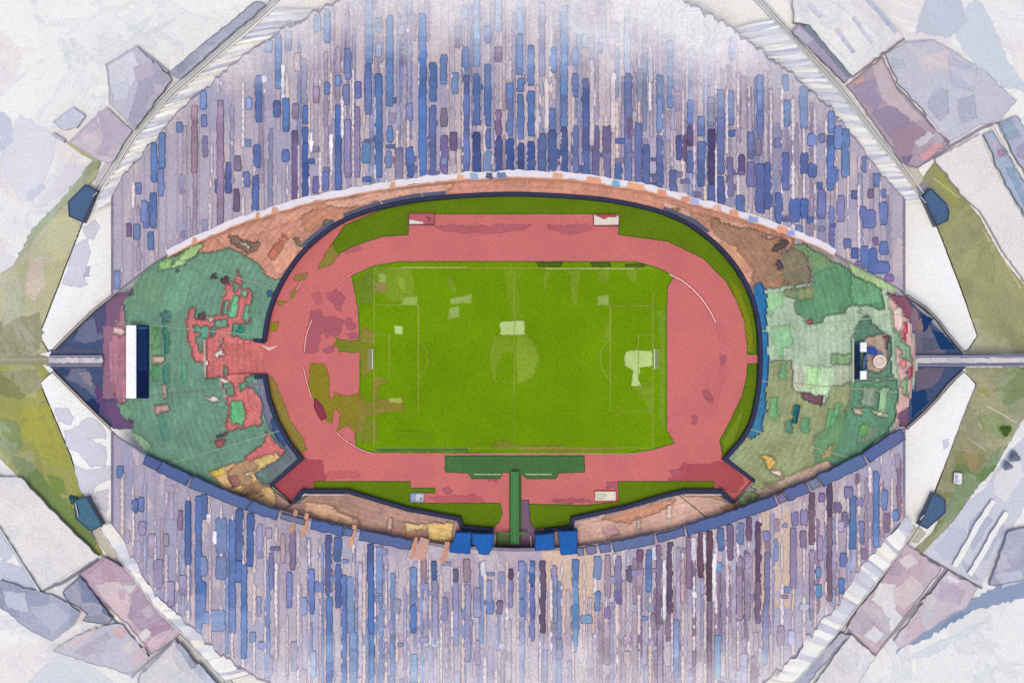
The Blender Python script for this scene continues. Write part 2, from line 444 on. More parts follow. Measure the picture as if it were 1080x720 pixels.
def arc(cx, cy, r, a0, a1, w=.5):
    pl([(cx + r * math.cos(math.radians(a0 + (a1 - a0) * i / 40)), cy + r * math.sin(math.radians(a0 + (a1 - a0) * i / 40))) for i in range(41)], w)
arc(547, 415, 77, 0, 360, .35); arc(195, 415, 78, -50, 50, .7); arc(897, 415, 78, 130, 230, .7)
m.ribbon(C5([(190, 126), (400, 126)]), 1.0, .38, (172, 188, 112)); m.ribbon(C5([(645, 130), (925, 130)]), 1.2, .38, (172, 188, 112))
m.ribbon(C5([(440, 714), (940, 714)]), .8, .38, (178, 174, 110))
for L in ([(792, 113), (850, 113), (850, 122), (795, 122)], [(620, 113), (700, 112), (690, 122), (625, 122)], [(900, 118), (960, 116), (955, 126), (905, 126)]):
    m.patch(C5(L), .34, (84, 104, 30), amp=.6)
m.build('football_pitch', 'turf', kind='structure')

# goals
def goal(px, d, label):
    x, y, _ = at(px, 378.3)
    g = thing('goal', label, 'goal', (x, y, .36), 'football goals')
    b = MB(); b.tube((x, y - 3.66, 2.8), (x, y + 3.66, 2.8), .16, (238, 236, 232)); b.build('crossbar', 'metal', g)
    for s in (-1, 1):
        b = MB(); b.tube((x, y + s * 3.66, .36), (x, y + s * 3.66, 2.8), .14, (238, 236, 232)); b.build('post', 'metal', g)
    b = MB()
    nx = x + d * 1.9
    for i in range(20):
        yy = y - 3.66 + 7.32 * i / 19
        b.tube((x, yy, 2.8), (nx, yy, .4), .03, (200, 196, 186), 4)
    for i in range(7):
        f = i / 6
        b.tube((x + (nx - x) * f, y - 3.66, 2.8 - 2.4 * f), (x + (nx - x) * f, y + 3.66, 2.8 - 2.4 * f), .03, (200, 196, 186), 4)
    b.build('net', 'cloth', g)
    b = MB(); b.tube((nx, y - 3.66, .45), (nx, y + 3.66, .45), .12, (176, 158, 110)); b.build('base_bar', 'metal', g)
goal(393.6, -1, 'white football goal before the salmon track at the mauve-stained end')
goal(689.6, 1, 'white football goal beside the large pale worn patch')

# jump pits and mats
def pit(poly, frame, fill, label, spots=()):
    cx = sum(p[0] for p in poly) / 4; cy = sum(p[1] for p in poly) / 4
    w = at(cx, cy)
    o = thing('jump_pit', label, 'jump pit', (w[0], w[1], .2), 'jump pits on the infield edge')
    b = MB()
    b.ribbon(poly + [poly[0]], 1.1, .75, frame, thick=.6); b.build('frame', 'paintwork', o)
    b = MB(); b.prism(offset(rough(poly, .15), -.6), .2, .6, fill)
    for q, c in spots:
        b.patch(q, .61, c, amp=.5, rw=.4)
    b.build('filling', 'stone', o)
pit([(431, 225), (458, 225), (458, 237), (431, 237)], (120, 66, 70), (186, 100, 106), 'red jump pit with a dark frame and white scraps at its bottom edge', [([(432, 232), (446, 234), (446, 236.5), (432, 236.5)], (226, 214, 208)), ([(449, 228), (455, 230), (452, 234)], (150, 84, 100))])
pit([(626, 226), (653, 226), (653, 238), (626, 238)], (120, 60, 60), (226, 218, 204), 'cream jump pit with a ragged red top edge', [([(628, 227), (652, 227), (648, 229.5), (641, 228.5), (638, 231), (633, 229)], (186, 82, 84))])
pit([(627, 517.5), (650, 517.5), (650, 528.5), (627, 528.5)], (172, 58, 62), (228, 220, 206), 'cream jump pit inside a clean bright red frame', [([(629, 520), (640, 521), (636, 526), (630, 526)], (212, 206, 182))])
pit([(433, 520), (447, 520), (447, 529), (433, 529)], (122, 140, 158), (198, 202, 210), 'small pale blue-grey jump pit with a ragged end on the green verge', [([(433.8, 521), (438, 521), (438, 528), (433.8, 528)], (150, 170, 196)), ([(444, 524), (446, 526), (443, 528)], (204, 120, 124))])

# ------------------------------------------------------------------ stands
CX, CY = 541.0, 380.0
inner = WALL_N[1:] + WALL_SE[0:1] + [(752, 519)] + WALL_SE[2:] + [(540, 566)] + WALL_SW[:-2] + [(329, 519), (308, 531)] + WALL_W[:-1]
ir = resample(inner, 2)
ang = np.array([math.atan2(y - CY, x - CX) for x, y in ir]); rad = np.array([math.hypot(x - CX, y - CY) for x, y in ir])
o_ = np.argsort(ang); ang = ang[o_]; rad = rad[o_]
def r_in(a):
    return np.interp(a, ang, rad, period=2 * math.pi)
RN_IN = [(117, 314), (142, 294), (165, 276), (200, 258), (250, 236), (330, 212), (420, 196), (480, 189), (541, 186), (600, 188), (680, 200), (760, 222), (820, 242), (860, 258), (890, 274), (925, 292), (955, 309)]
RS_IN = [(117, 455), (150, 477), (200, 501), (240, 518), (280, 533), (330, 547), (380, 558), (430, 568), (475, 575), (541, 578), (600, 577), (650, 570), (700, 560), (760, 543), (820, 521), (870, 499), (910, 479), (940, 459), (955, 450)]
def interp(tab, x):
    return float(np.interp(x, [p[0] for p in tab], [p[1] for p in tab]))
def r_out(a):
    c, s = np.cos(a), np.sin(a)
    return 1 / np.sqrt((c / 428) ** 2 + (s / 232) ** 2)
SLOPE = .19
def zs(px, py):
    a = math.atan2(py - CY, px - CX)
    d = max(0, math.hypot(px - CX, py - CY) - float(r_in(a))) * S
    return 2.6 + SLOPE * d
# coloured blocks of seats: polygons in plan, later ones on top
G1 = (110, 152, 128); SAL = (208, 116, 114); TER = (206, 148, 126); BRN = (164, 126, 102); PNK = (222, 184, 168); KHA = (152, 162, 118); PALE = (172, 194, 166)
FIELD = [
 ([(90, 240), (330, 240), (330, 560), (90, 560)], G1),
 ([(165, 276), (250, 236), (330, 200), (420, 180), (541, 170), (541, 215), (440, 214), (360, 240), (316, 272), (300, 292), (290, 294), (280, 290), (272, 278), (256, 268), (240, 262), (215, 268), (200, 262)], TER),
 ([(225, 250), (262, 238), (330, 212), (335, 222), (290, 240), (262, 250), (240, 262)], (216, 160, 138)), ([(284, 276), (300, 252), (320, 250), (306, 280), (292, 290)], (222, 164, 136)), ([(282, 270), (298, 246), (304, 250), (288, 276)], (196, 116, 96)),
 ([(318, 226), (350, 216), (380, 210), (372, 226), (345, 236), (320, 246)], (194, 138, 112)), ([(336, 214), (420, 198), (480, 192), (480, 200), (420, 208), (360, 220)], (222, 172, 152)), ([(480, 190), (620, 190), (660, 198), (640, 208), (540, 202), (470, 205)], (210, 150, 132)),
 ([(240, 247), (252, 250), (266, 256), (274, 252), (270, 264), (262, 268), (246, 258)], (138, 112, 98)), ([(340, 232), (347, 232), (346, 239), (340, 238)], (128, 120, 100)), ([(308, 252), (313, 250), (318, 258), (313, 260)], (136, 120, 100)), ([(252, 253), (264, 258), (262, 262), (254, 258)], (222, 200, 188)),
 # right part of the top strip
 ([(541, 170), (680, 180), (830, 240), (842, 258), (830, 262), (822, 276), (828, 294), (838, 300), (804, 312), (780, 285), (757, 262), (730, 240), (690, 222), (620, 208), (541, 206)], TER),
 ([(748, 228), (780, 236), (832, 254), (822, 272), (826, 296), (834, 302), (806, 313), (790, 290), (796, 284), (770, 256), (758, 250), (750, 240)], BRN), ([(728, 222), (752, 228), (742, 240), (722, 232)], (186, 138, 114)),
 ([(700, 212), (722, 218), (736, 232), (764, 254), (756, 260), (728, 236), (700, 222)], (212, 164, 144)), ([(702, 219), (716, 220), (714, 228), (704, 226)], (170, 142, 108)), ([(766, 262), (776, 260), (788, 278), (780, 284)], (208, 156, 124)), ([(782, 290), (794, 284), (796, 296), (788, 300)], (216, 160, 136)),
 ([(756, 226), (792, 238), (786, 242), (760, 234)], (216, 166, 142)), ([(800, 245), (822, 250), (812, 252)], (216, 164, 150)), ([(809, 290), (818, 290), (820, 302), (808, 304)], (176, 136, 104)),
 # green end, west
 ([(200, 256), (216, 258), (205, 270), (192, 280), (176, 284)], (170, 205, 140)), ([(166, 276), (182, 272), (180, 282), (168, 286)], (150, 196, 130)), ([(184, 284), (194, 284), (190, 292), (184, 292)], (66, 112, 120)), ([(118, 316), (134, 306), (146, 294), (172, 290), (172, 320), (140, 330)], (112, 152, 122)),
 ([(197, 326), (204, 324), (206, 336), (222, 334), (233, 331), (235, 312), (239, 300), (247, 297), (251, 284), (254, 296), (253, 303), (265, 304), (266, 310), (262, 325), (263, 341), (244, 341), (243, 354), (256, 357), (280, 361), (280, 394), (262, 396), (256, 398), (262, 404), (268, 412), (275, 425), (274, 445), (282, 458), (298, 474), (300, 479), (285, 482), (272, 484), (262, 490), (254, 484), (268, 474), (278, 466), (276, 458), (268, 448), (258, 452), (246, 456), (248, 462), (242, 464), (238, 452), (240, 430), (236, 420), (246, 418), (244, 404), (234, 402), (232, 398), (216, 399), (214, 385), (203, 378), (199, 362), (196, 350)], SAL),
 ([(232, 400), (238, 398), (238, 426), (232, 428), (228, 416)], G1), ([(246, 310), (252, 313), (248, 335), (241, 335)], (112, 186, 140)), ([(254, 304), (261, 306), (260, 313), (254, 311)], (122, 182, 146)), ([(256, 322), (262, 322), (260, 340), (255, 338)], (112, 176, 136)),
 ([(236, 318), (242, 316), (240, 332), (234, 333)], (112, 154, 130)), ([(206, 354), (214, 356), (213, 372), (207, 368)], (110, 150, 128)),
 ([(246, 300), (250, 298), (250, 308), (246, 308)], G1), ([(226, 338), (240, 336), (238, 344), (226, 346)], (108, 152, 128)),
 ([(203, 342), (210, 343), (212, 352), (206, 350)], (90, 150, 130)), ([(213, 344), (222, 344), (220, 358), (212, 356)], (90, 160, 134)), ([(223, 344), (227, 344), (225, 357), (222, 357)], (92, 150, 136)), ([(243, 343), (279, 345), (277, 354), (243, 352)], (104, 158, 130)), ([(249, 344), (256, 344), (255, 352), (248, 351)], (30, 150, 130)),
 ([(235, 386), (239, 386), (240, 397), (235, 397)], (130, 146, 122)), ([(243, 424), (257, 424), (258, 442), (256, 452), (250, 445), (246, 450), (242, 440)], (104, 184, 126)), ([(251, 403), (260, 402), (258, 411), (253, 412)], (110, 168, 130)), ([(254, 456), (264, 450), (272, 448), (276, 462), (258, 468)], (104, 160, 124)),
 ([(240, 455), (252, 452), (260, 456), (278, 446), (280, 462), (270, 470), (256, 486), (240, 492), (215, 494), (200, 480)], G1), ([(228, 458), (241, 456), (238, 461), (230, 461)], (110, 72, 96)), ([(226, 464), (240, 464), (232, 475)], (168, 92, 96)),
 ([(221, 286), (228, 287), (228, 295), (221, 295)], (104, 72, 76)), ([(232, 294), (240, 290), (243, 300), (234, 300)], (96, 66, 76)), ([(208, 331), (216, 330), (217, 338), (209, 338)], (96, 76, 80)), ([(281, 305), (287, 306), (287, 312), (282, 312)], (40, 110, 150)),
 ([(217, 334), (226, 335), (222, 341)], (216, 186, 178)), ([(214.5, 359), (217, 359), (217, 398), (215, 398)], (240, 226, 218)), ([(224, 372), (234, 366), (236, 374), (227, 377)], (240, 226, 218)), ([(229, 362), (232, 354), (234, 354), (232, 364)], (236, 210, 205)), ([(231, 399), (241, 402), (240, 405), (234, 404), (238, 420), (235, 420)], (230, 210, 200)), ([(215, 420), (226, 417), (232, 424), (224, 424)], (226, 208, 200)),
 ([(172, 294), (200, 278), (222, 276), (240, 284), (200, 300), (190, 330), (172, 330)], (112, 158, 128)), ([(154, 345), (168, 342), (168, 400), (156, 402)], (120, 160, 118)), ([(160, 345), (168, 345), (168, 366), (160, 368)], (98, 152, 100)), ([(160, 384), (168, 384), (168, 402), (160, 404)], (90, 152, 106)), ([(172, 344), (177, 344), (178, 372), (172, 374)], (60, 136, 116)), ([(172, 384), (178, 384), (177, 406), (172, 404)], (70, 140, 120)),
 ([(158, 375), (172, 376), (172, 382), (158, 384)], (196, 176, 154)), ([(190, 384), (196, 384), (195, 402), (190, 402)], (94, 168, 130)), ([(168, 330), (178, 328), (178, 340), (172, 342)], (80, 122, 122)), ([(171, 406), (176, 406), (176, 420), (172, 420)], (186, 176, 158)), ([(161, 428), (175, 425), (178, 433), (164, 437)], (196, 156, 150)), ([(166, 440), (174, 438), (178, 462), (172, 466)], (92, 146, 124)),
 # band of mauve at the back
 ([(100, 300), (128, 312), (131, 330), (133, 342), (133, 424), (128, 425), (116, 417), (112, 380), (114, 330)], (178, 124, 142)), ([(100, 300), (124, 312), (126, 322), (122, 342), (110, 345)], (130, 92, 120)), ([(112, 420), (118, 430), (126, 440), (140, 444), (140, 452), (124, 456), (112, 444)], (106, 78, 118)), ([(112, 400), (120, 418), (120, 440), (112, 430)], (110, 88, 128)), ([(114, 346), (132, 346), (132, 352), (116, 352)], (222, 190, 186)), ([(118, 326), (122, 330), (124, 342), (120, 340)], (226, 206, 200)),
 ([(130, 306), (139, 302), (139, 312), (131, 315)], (112, 76, 118)), ([(118, 428), (132, 426), (140, 440), (126, 442)], (116, 158, 124)), ([(128, 452), (145, 458), (160, 470), (150, 478), (128, 462)], (140, 176, 136)),
 # yellow/orange corner
 ([(219, 498), (238, 490), (262, 488), (272, 482), (292, 476), (296, 482), (278, 498), (290, 520), (310, 535), (330, 548), (290, 542), (262, 528), (235, 514)], (226, 186, 132)), ([(240, 496), (262, 484), (272, 494), (262, 500), (268, 512), (277, 524), (262, 518), (252, 510), (244, 514), (240, 505)], (184, 146, 112)), ([(240, 503), (250, 500), (252, 510), (245, 514)], (166, 116, 108)),
 ([(270, 486), (290, 478), (284, 490), (272, 494)], (226, 196, 124)), ([(254, 500), (268, 496), (264, 502)], (226, 206, 180)), ([(220, 497), (236, 492), (236, 500), (226, 502)], (226, 196, 90)), ([(268, 500), (278, 492), (296, 484), (300, 474), (314, 486), (296, 505), (286, 514), (272, 506)], (112, 126, 130)), ([(270, 498), (280, 495), (286, 512), (276, 512)], (110, 140, 130)),
 ([(278, 398), (270, 400), (272, 420), (280, 446), (296, 470), (310, 484), (317, 482), (300, 455), (288, 430)], (118, 122, 146)), ([(284, 440), (292, 446), (304, 466), (300, 470), (288, 456)], (56, 92, 144)), ([(261, 404), (272, 404), (272, 410), (262, 410)], (118, 130, 132)),
 # south strip
 ([(290, 520), (310, 532), (330, 520), (366, 520), (430, 540), (484, 550), (486, 560), (520, 562), (520, 640), (300, 640), (290, 600)], (186, 146, 132)), ([(320, 530), (350, 534), (374, 545), (380, 556), (340, 548), (322, 540)], (220, 176, 144)), ([(340, 524), (362, 524), (380, 540), (372, 548), (356, 540)], (178, 140, 122)), ([(400, 556), (450, 560), (470, 580), (440, 584), (420, 574)], (194, 142, 126)), ([(452, 551), (478, 552), (476, 572), (452, 570)], (234, 200, 128)), ([(426, 552), (452, 553), (450, 558), (428, 560)], (226, 196, 140)), ([(408, 548), (414, 545), (412, 562), (408, 562)], (222, 186, 170)),
 ([(560, 555), (603, 552), (660, 538), (722, 522), (762, 522), (774, 532), (800, 520), (800, 640), (560, 640)], (216, 176, 160)), ([(634, 548), (660, 540), (700, 528), (716, 524), (712, 530), (690, 542), (662, 552)], (208, 148, 120)), ([(634, 558), (648, 556), (654, 564), (640, 568)], (196, 150, 150)), ([(703, 534), (708, 532), (708, 552), (704, 552)], (226, 204, 190)), ([(672, 546), (675, 546), (676, 556), (672, 556)], (230, 210, 200)), ([(722, 520), (762, 520), (770, 530), (760, 526), (722, 524)], (186, 150, 136)), ([(760, 536), (782, 526), (772, 542)], (206, 148, 110)),
 # east end
 ([(804, 305), (838, 300), (940, 300), (975, 380), (940, 460), (870, 505), (800, 525), (768, 486), (795, 448), (803, 400)], PALE),
 ([(822, 270), (840, 258), (852, 268), (857, 295), (838, 303), (826, 295)], (130, 122, 98)), ([(816, 263), (824, 253), (833, 255), (820, 267)], (92, 78, 80)), ([(817, 275), (823, 273), (828, 282), (822, 285)], (96, 74, 92)), ([(834, 258), (848, 256), (870, 270), (885, 277), (890, 286), (858, 290), (853, 270)], (120, 156, 112)),
 ([(838, 306), (857, 299), (858, 288), (887, 278), (905, 292), (930, 304), (935, 328), (922, 324), (915, 321), (897, 322), (892, 329), (870, 332), (868, 340), (852, 342), (841, 330)], (98, 148, 110)), ([(898, 292), (926, 300), (932, 318), (905, 322), (898, 310)], (112, 166, 122)), ([(840, 306), (857, 300), (858, 314), (842, 318)], (134, 144, 100)), ([(852, 336), (858, 338), (856, 343), (851, 342)], (176, 96, 96)),
 ([(808, 310), (826, 306), (826, 322), (818, 326), (814, 334), (806, 322)], (152, 198, 146)), ([(814, 344), (834, 342), (836, 364), (826, 366), (826, 378), (820, 376), (820, 366), (814, 362)], (148, 198, 150)), ([(878, 374), (900, 373), (898, 384), (878, 384)], (136, 168, 124)), ([(828, 306), (840, 302), (838, 316), (830, 312)], (134, 146, 108)),
 ([(806, 381), (835, 380), (836, 410), (858, 422), (870, 426), (878, 408), (900, 402), (898, 440), (884, 476), (850, 502), (826, 510), (800, 522), (770, 486), (795, 450), (802, 412)], KHA),
 ([(836, 384), (848, 382), (848, 408), (842, 416), (836, 406)], (190, 192, 172)), ([(847, 386), (881, 387), (880, 404), (871, 418), (846, 414), (848, 398)], (190, 218, 178)), ([(854, 388), (864, 388), (864, 408), (852, 410)], (176, 218, 160)), ([(845, 414), (869, 418), (868, 427), (856, 424), (846, 420)], (124, 84, 100)),
 ([(880, 386), (899, 386), (899, 400), (886, 408), (881, 400)], (178, 188, 162)), ([(900, 402), (946, 400), (948, 440), (935, 456), (905, 480), (876, 496), (880, 472), (893, 440)], (98, 146, 116)), ([(878, 446), (894, 430), (890, 460), (876, 490), (860, 500), (858, 460)], (112, 156, 112)), ([(846, 442), (854, 440), (854, 456), (846, 456)], (108, 168, 124)), ([(812, 420), (822, 418), (820, 442), (810, 440)], (122, 180, 126)), ([(823, 384), (830, 384), (830, 400), (824, 400)], (118, 178, 126)), ([(876, 432), (882, 432), (876, 450), (870, 452)], (110, 180, 120)), ([(884, 424), (888, 426), (880, 452), (876, 450)], (120, 190, 130)),
 ([(838, 426), (844, 428), (841, 446), (834, 448)], (20, 104, 118)), ([(830, 444), (838, 446), (836, 458), (829, 456)], (96, 150, 124)), ([(908, 450), (928, 448), (924, 462), (904, 468)], (118, 142, 118)), ([(927, 410), (938, 408), (936, 436), (926, 434)], (152, 190, 146)), ([(920, 432), (938, 436), (936, 440), (920, 436)], (226, 226, 186)), ([(900, 430), (910, 430), (910, 436), (901, 436)], (204, 190, 160)),
 ([(910, 408), (924, 408), (922, 428), (908, 428)], (140, 160, 138)), ([(908, 448), (918, 446), (912, 460), (906, 460)], (112, 172, 102)), ([(870, 474), (880, 466), (876, 480), (866, 484)], (176, 160, 104)),
 ([(800, 480), (812, 480), (820, 486), (816, 494), (810, 494), (806, 486)], (222, 186, 104)), ([(814, 494), (826, 498), (826, 503), (816, 500)], (234, 206, 186)), ([(796, 518), (812, 512), (830, 502), (850, 494), (875, 484), (880, 492), (850, 510), (800, 532)], (192, 166, 150)), ([(778, 524), (788, 518), (800, 520), (796, 530), (780, 534)], (142, 170, 112)), ([(784, 524), (792, 522), (790, 530)], (168, 138, 122)),
 ([(905, 344), (912, 332), (917, 332), (920, 342), (932, 350), (940, 356), (942, 398), (902, 400), (898, 360)], (98, 138, 116)), ([(912, 356), (936, 352), (938, 376), (930, 392), (914, 390)], (186, 164, 148)), ([(933, 355), (937, 354), (937, 368), (934, 368)], (112, 84, 80)), ([(903, 326), (912, 326), (908, 330)], (226, 230, 206)),
 ([(938, 310), (956, 316), (962, 340), (966, 380), (958, 440), (946, 448), (948, 410), (946, 360), (940, 330)], (214, 176, 170)), ([(934, 308), (956, 314), (966, 326), (960, 342), (952, 330), (944, 318)], (136, 84, 104)), ([(944, 322), (952, 326), (954, 346), (948, 350), (944, 338)], (234, 206, 196)), ([(942, 345), (948, 350), (953, 362), (960, 366), (962, 382), (952, 380), (950, 368), (945, 366)], (142, 180, 142)), ([(952, 340), (956, 340), (957, 360), (953, 358)], (206, 96, 112)), ([(958, 388), (964, 384), (962, 400), (958, 398)], (186, 90, 112)), ([(950, 380), (956, 378), (956, 388), (952, 390)], (226, 148, 144)), ([(950, 402), (957, 398), (958, 420), (952, 416)], (142, 186, 136)), ([(948, 436), (958, 430), (958, 452), (950, 452)], (120, 84, 118)), ([(890, 270), (925, 284), (955, 300), (955, 312), (930, 304), (900, 290)], (172, 200, 146)),
 # blue seats next to the wall
 ([(795, 300), (802, 298), (808, 312), (808, 345), (811, 378), (810, 412), (806, 440), (804, 456), (798, 460), (790, 452), (798, 440), (803, 410), (804, 376), (802, 345), (796, 318)], (40, 118, 172)), ([(801, 414), (810, 412), (808, 434), (804, 446), (806, 456), (794, 462), (787, 458), (795, 444)], (52, 120, 158)),
]
FLAB = {}
def in_poly(X, Y, poly):
    px = np.array([p[0] for p in poly]); py = np.array([p[1] for p in poly])
    m = (X > px.min()) & (X < px.max()) & (Y > py.min()) & (Y < py.max())
    out = np.zeros(X.shape, bool)
    x, y = X[m], Y[m]
    r = np.zeros(x.shape, bool)
    n = len(poly)
    for i in range(n):
        x0, y0, x1, y1 = px[i - 1], py[i - 1], px[i], py[i]
        if y0 == y1:
            continue
        c = (y0 > y) != (y1 > y)
        r ^= c & (x < (x1 - x0) * (y - y0) / (y1 - y0) + x0)
    out[m] = r
    return out
NT = 1500
DR = 2.2
rowsmax = 84
th = np.linspace(-math.pi, math.pi, NT + 1)
thc = (th[:-1] + th[1:]) / 2
ri_e, ro_e = r_in(th), r_out(th)
rc = r_in(thc)[:, None] + (np.arange(rowsmax)[None, :] + .5) * DR
X = CX + np.cos(thc)[:, None] * rc; Y = CY + np.sin(thc)[:, None] * rc
# seats are swapped block by block, so the colour borders wander a little
rs = np.random.RandomState(3)
def lownoise(nx, ny, sx, sy):
    gx, gy = nx // sx + 3, ny // sy + 3
    a = rs.uniform(-1, 1, (gx, gy))
    u = np.arange(nx) / sx; v = np.arange(ny) / sy
    i, j = u.astype(int), v.astype(int)
    fu, fv = (u - i)[:, None], (v - j)[None, :]
    return (a[i][:, j] * (1 - fu) * (1 - fv) + a[i + 1][:, j] * fu * (1 - fv) + a[i][:, j + 1] * (1 - fu) * fv + a[i + 1][:, j + 1] * fu * fv)
WX = X + lownoise(NT, rowsmax, 7, 3) * 1.5 + lownoise(NT, rowsmax, 2, 1) * .5
WY = Y + lownoise(NT, rowsmax, 7, 3) * 1.5 + lownoise(NT, rowsmax, 2, 1) * .5
ID = np.zeros(X.shape, int)
for k, (poly, c) in enumerate(FIELD):
    ID[in_poly(WX, WY, poly)] = k + 1
cols = np.array([(176, 168, 172)] + [c for _, c in FIELD], float)
C = cols[ID]
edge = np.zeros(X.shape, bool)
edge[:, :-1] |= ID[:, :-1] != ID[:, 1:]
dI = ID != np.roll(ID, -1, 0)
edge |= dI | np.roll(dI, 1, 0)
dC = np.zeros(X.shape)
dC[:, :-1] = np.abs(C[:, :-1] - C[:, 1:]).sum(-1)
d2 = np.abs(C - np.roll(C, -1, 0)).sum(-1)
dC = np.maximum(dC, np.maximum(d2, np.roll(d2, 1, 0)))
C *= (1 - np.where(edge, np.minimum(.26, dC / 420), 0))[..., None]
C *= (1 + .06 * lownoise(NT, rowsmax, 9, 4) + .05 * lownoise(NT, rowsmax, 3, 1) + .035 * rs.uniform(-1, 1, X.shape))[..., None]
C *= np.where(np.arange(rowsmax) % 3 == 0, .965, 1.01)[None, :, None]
C = np.clip(C, 4, 250)
CORR = (X > 204) & (X < 305) & (Y > 361.5) & (Y < 394.5)

STANDS = [('end_stand', 'green end stand with a salmon platform running out to the track', 'stand', 141, 219),
          ('side_stand', 'long terracotta seating strip above the plain grass arc, under the white-gutter roof', 'stand', 219, 319),
          ('end_stand', 'pale green and khaki end stand with bright blue seats along its wall', 'stand', 319, 399),
          ('side_stand', 'pink-brown seating strip beside the blue boxes and green tunnel', 'stand', 39, 141)]
def adeg(a):
    return math.degrees(a) % 360
for name, lab, cat, a0, a1 in STANDS:
    mid = math.radians((a0 + a1) / 2)
    w = at(CX + math.cos(mid) * float(r_in(mid)), CY + math.sin(mid) * float(r_in(mid)))
    root = thing(name, lab, cat, (w[0], w[1], 0), 'stands round the track')
    nb = max(5, int((a1 - a0) / 11))
    for b in range(nb):
        lo, hi = a0 + (a1 - a0) * b / nb, a0 + (a1 - a0) * (b + 1) / nb
        mb = MB(); ai = MB(); aisle_first = True
        for i in range(NT):
            d = adeg(thc[i]) if not (a1 > 360 and adeg(thc[i]) < 180) else adeg(thc[i]) + 360
            if not (lo <= d < hi):
                continue
            nr = max(3, min(rowsmax, int((float(r_out(thc[i])) - rc[i, 0]) / DR)))
            zprev = .1
            for j in range(nr):
                if 522 < X[i, j] < 575.5 and 555 < Y[i, j] < 600: continue
                z = 2.6 + SLOPE * S * DR * j
                if CORR[i, j]: z = .12 + (z - .12) * max(0, min(1, (276 - X[i, j]) / 44))
                c = tuple(C[i, j].round(0))
                r0, r1 = ri_e[i] + j * DR, ri_e[i] + (j + 1) * DR
                q0, q1 = ri_e[i + 1] + j * DR, ri_e[i + 1] + (j + 1) * DR
                e0, e1 = th[i], th[i + 1]
                A = at(CX + math.cos(e0) * r0, CY + math.sin(e0) * r0, z); B = at(CX + math.cos(e0) * r1, CY + math.sin(e0) * r1, z)
                D = at(CX + math.cos(e1) * q0, CY + math.sin(e1) * q0, z); E = at(CX + math.cos(e1) * q1, CY + math.sin(e1) * q1, z)
                # the way round is clockwise in the photo, so this order faces up
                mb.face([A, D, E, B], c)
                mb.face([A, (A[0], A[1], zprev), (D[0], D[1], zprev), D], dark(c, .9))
                zprev = z
                if j == nr - 1:
                    mb.face([B, E, (E[0], E[1], 0), (B[0], B[1], 0)], (190, 184, 186))
        o = mb.build('seat_block', 'seating', root)
        # stairway along the block border
        a = math.radians(lo)
        rI, rO = float(r_in(a)), float(r_out(a))
        line = [(CX + math.cos(a) * r, CY + math.sin(a) * r) for r in np.arange(rI + 2, rO - 4, 2.2)]
        if b and len(line) > 2 and not any(204 < p[0] < 305 and 355 < p[1] < 400 for p in line[:10]):
            kk = int(np.argmin(np.abs(np.angle(np.exp(1j * (thc - a))))))
            cc = tuple(C[kk, min(8, rowsmax - 1)])
            ai.ribbon(line, .8, .28, mixc(cc, (214, 206, 196), .35), thick=.5, zf=zs); ai.build('stairway', 'stone', root)

# low walls round the arena
def wall(line, label, w=4.5, col=(34, 38, 72), h=3.2, inner_rail=True):
    m0 = line[len(line) // 2]
    x = at(*m0)
    o = thing('perimeter_wall', label, 'wall', (x[0], x[1], .05), 'navy walls round the arena')
    L = resample(line, 6, False)
    b = MB(); b.ribbon(L, w, h, col, thick=h); b.build('wall_body', 'paintwork', o)
    b = MB(); b.ribbon(L, .8, h + .25, (52, 56, 96), thick=.5); b.build('coping', 'paintwork', o)
    return o
o = wall(WALL_N[:2] + smooth(WALL_N[1:-2], 2)[1:-1] + WALL_N[-2:], 'long navy wall sweeping round the upper side of the track, hooked at both ends')
b = MB(); b.ribbon(resample(smooth(WALL_N[5:11], 2), 5, False), 4, 3.0, (84, 92, 118), thick=2); 
for ln in [smooth([(318, 259), (338, 243), (352, 233)], 2), smooth([(362, 227), (400, 213), (440, 206), (470, 203)], 2), smooth([(700, 219), (726, 229), (748, 244)], 2)]:
    b.ribbon(ln, 4.5, 3.0, (82, 90, 116), thick=2.6)
b.v = b.v; b.build('walkway', 'paintwork', o)
wall(WALL_SE, 'short navy wall from the grey-lipped gate notch to two blue boxes, salmon side stand behind')
wall(WALL_SW, 'navy wall behind the verge with the small blue-grey pit, ending at a yellow seat block')
wall(WALL_W, 'kinked navy wall beside the khaki grass strip and slate-grey deck')
for ln, lab in (([(285, 512), (308, 532)], 'slim white gate rail closing the dark mauve corner by the orange seats'), ([(796, 507), (773, 531)], 'slim white gate rail closing the red corner by the olive seats')):
    b = MB(); b.ribbon(ln, 1.3, 2.6, (232, 226, 216), thick=.6)
    for f in (0, .33, .66, 1):
        q = at(ln[0][0] + (ln[1][0] - ln[0][0]) * f, ln[0][1] + (ln[1][1] - ln[0][1]) * f, 2)
        b.tube((q[0], q[1], .05), (q[0], q[1], 2.2), .15, (220, 214, 206))
    q = at(*ln[0]); tag(b.build('gate_rail', 'metal'), lab, 'rail', 'white gate rails')
for ln, lab in (([(320, 521.5), (362, 521.5)], 'thin white rail behind the navy wall on the brown seats'), ([(722, 521.5), (760, 521.5)], 'thin white rail behind the navy wall on the pink seats')):
    b = MB(); b.ribbon(ln, .8, 4.6, (226, 214, 204), thick=.3)
    for f in (0, .5, 1):
        q = at(ln[0][0] + (ln[1][0] - ln[0][0]) * f, ln[0][1], 4.3)
        b.tube((q[0], q[1], 2.6), (q[0], q[1], 4.4), .12, (200, 190, 184))
    tag(b.build('hand_rail', 'metal'), lab, 'rail', 'hand rails on the stands')

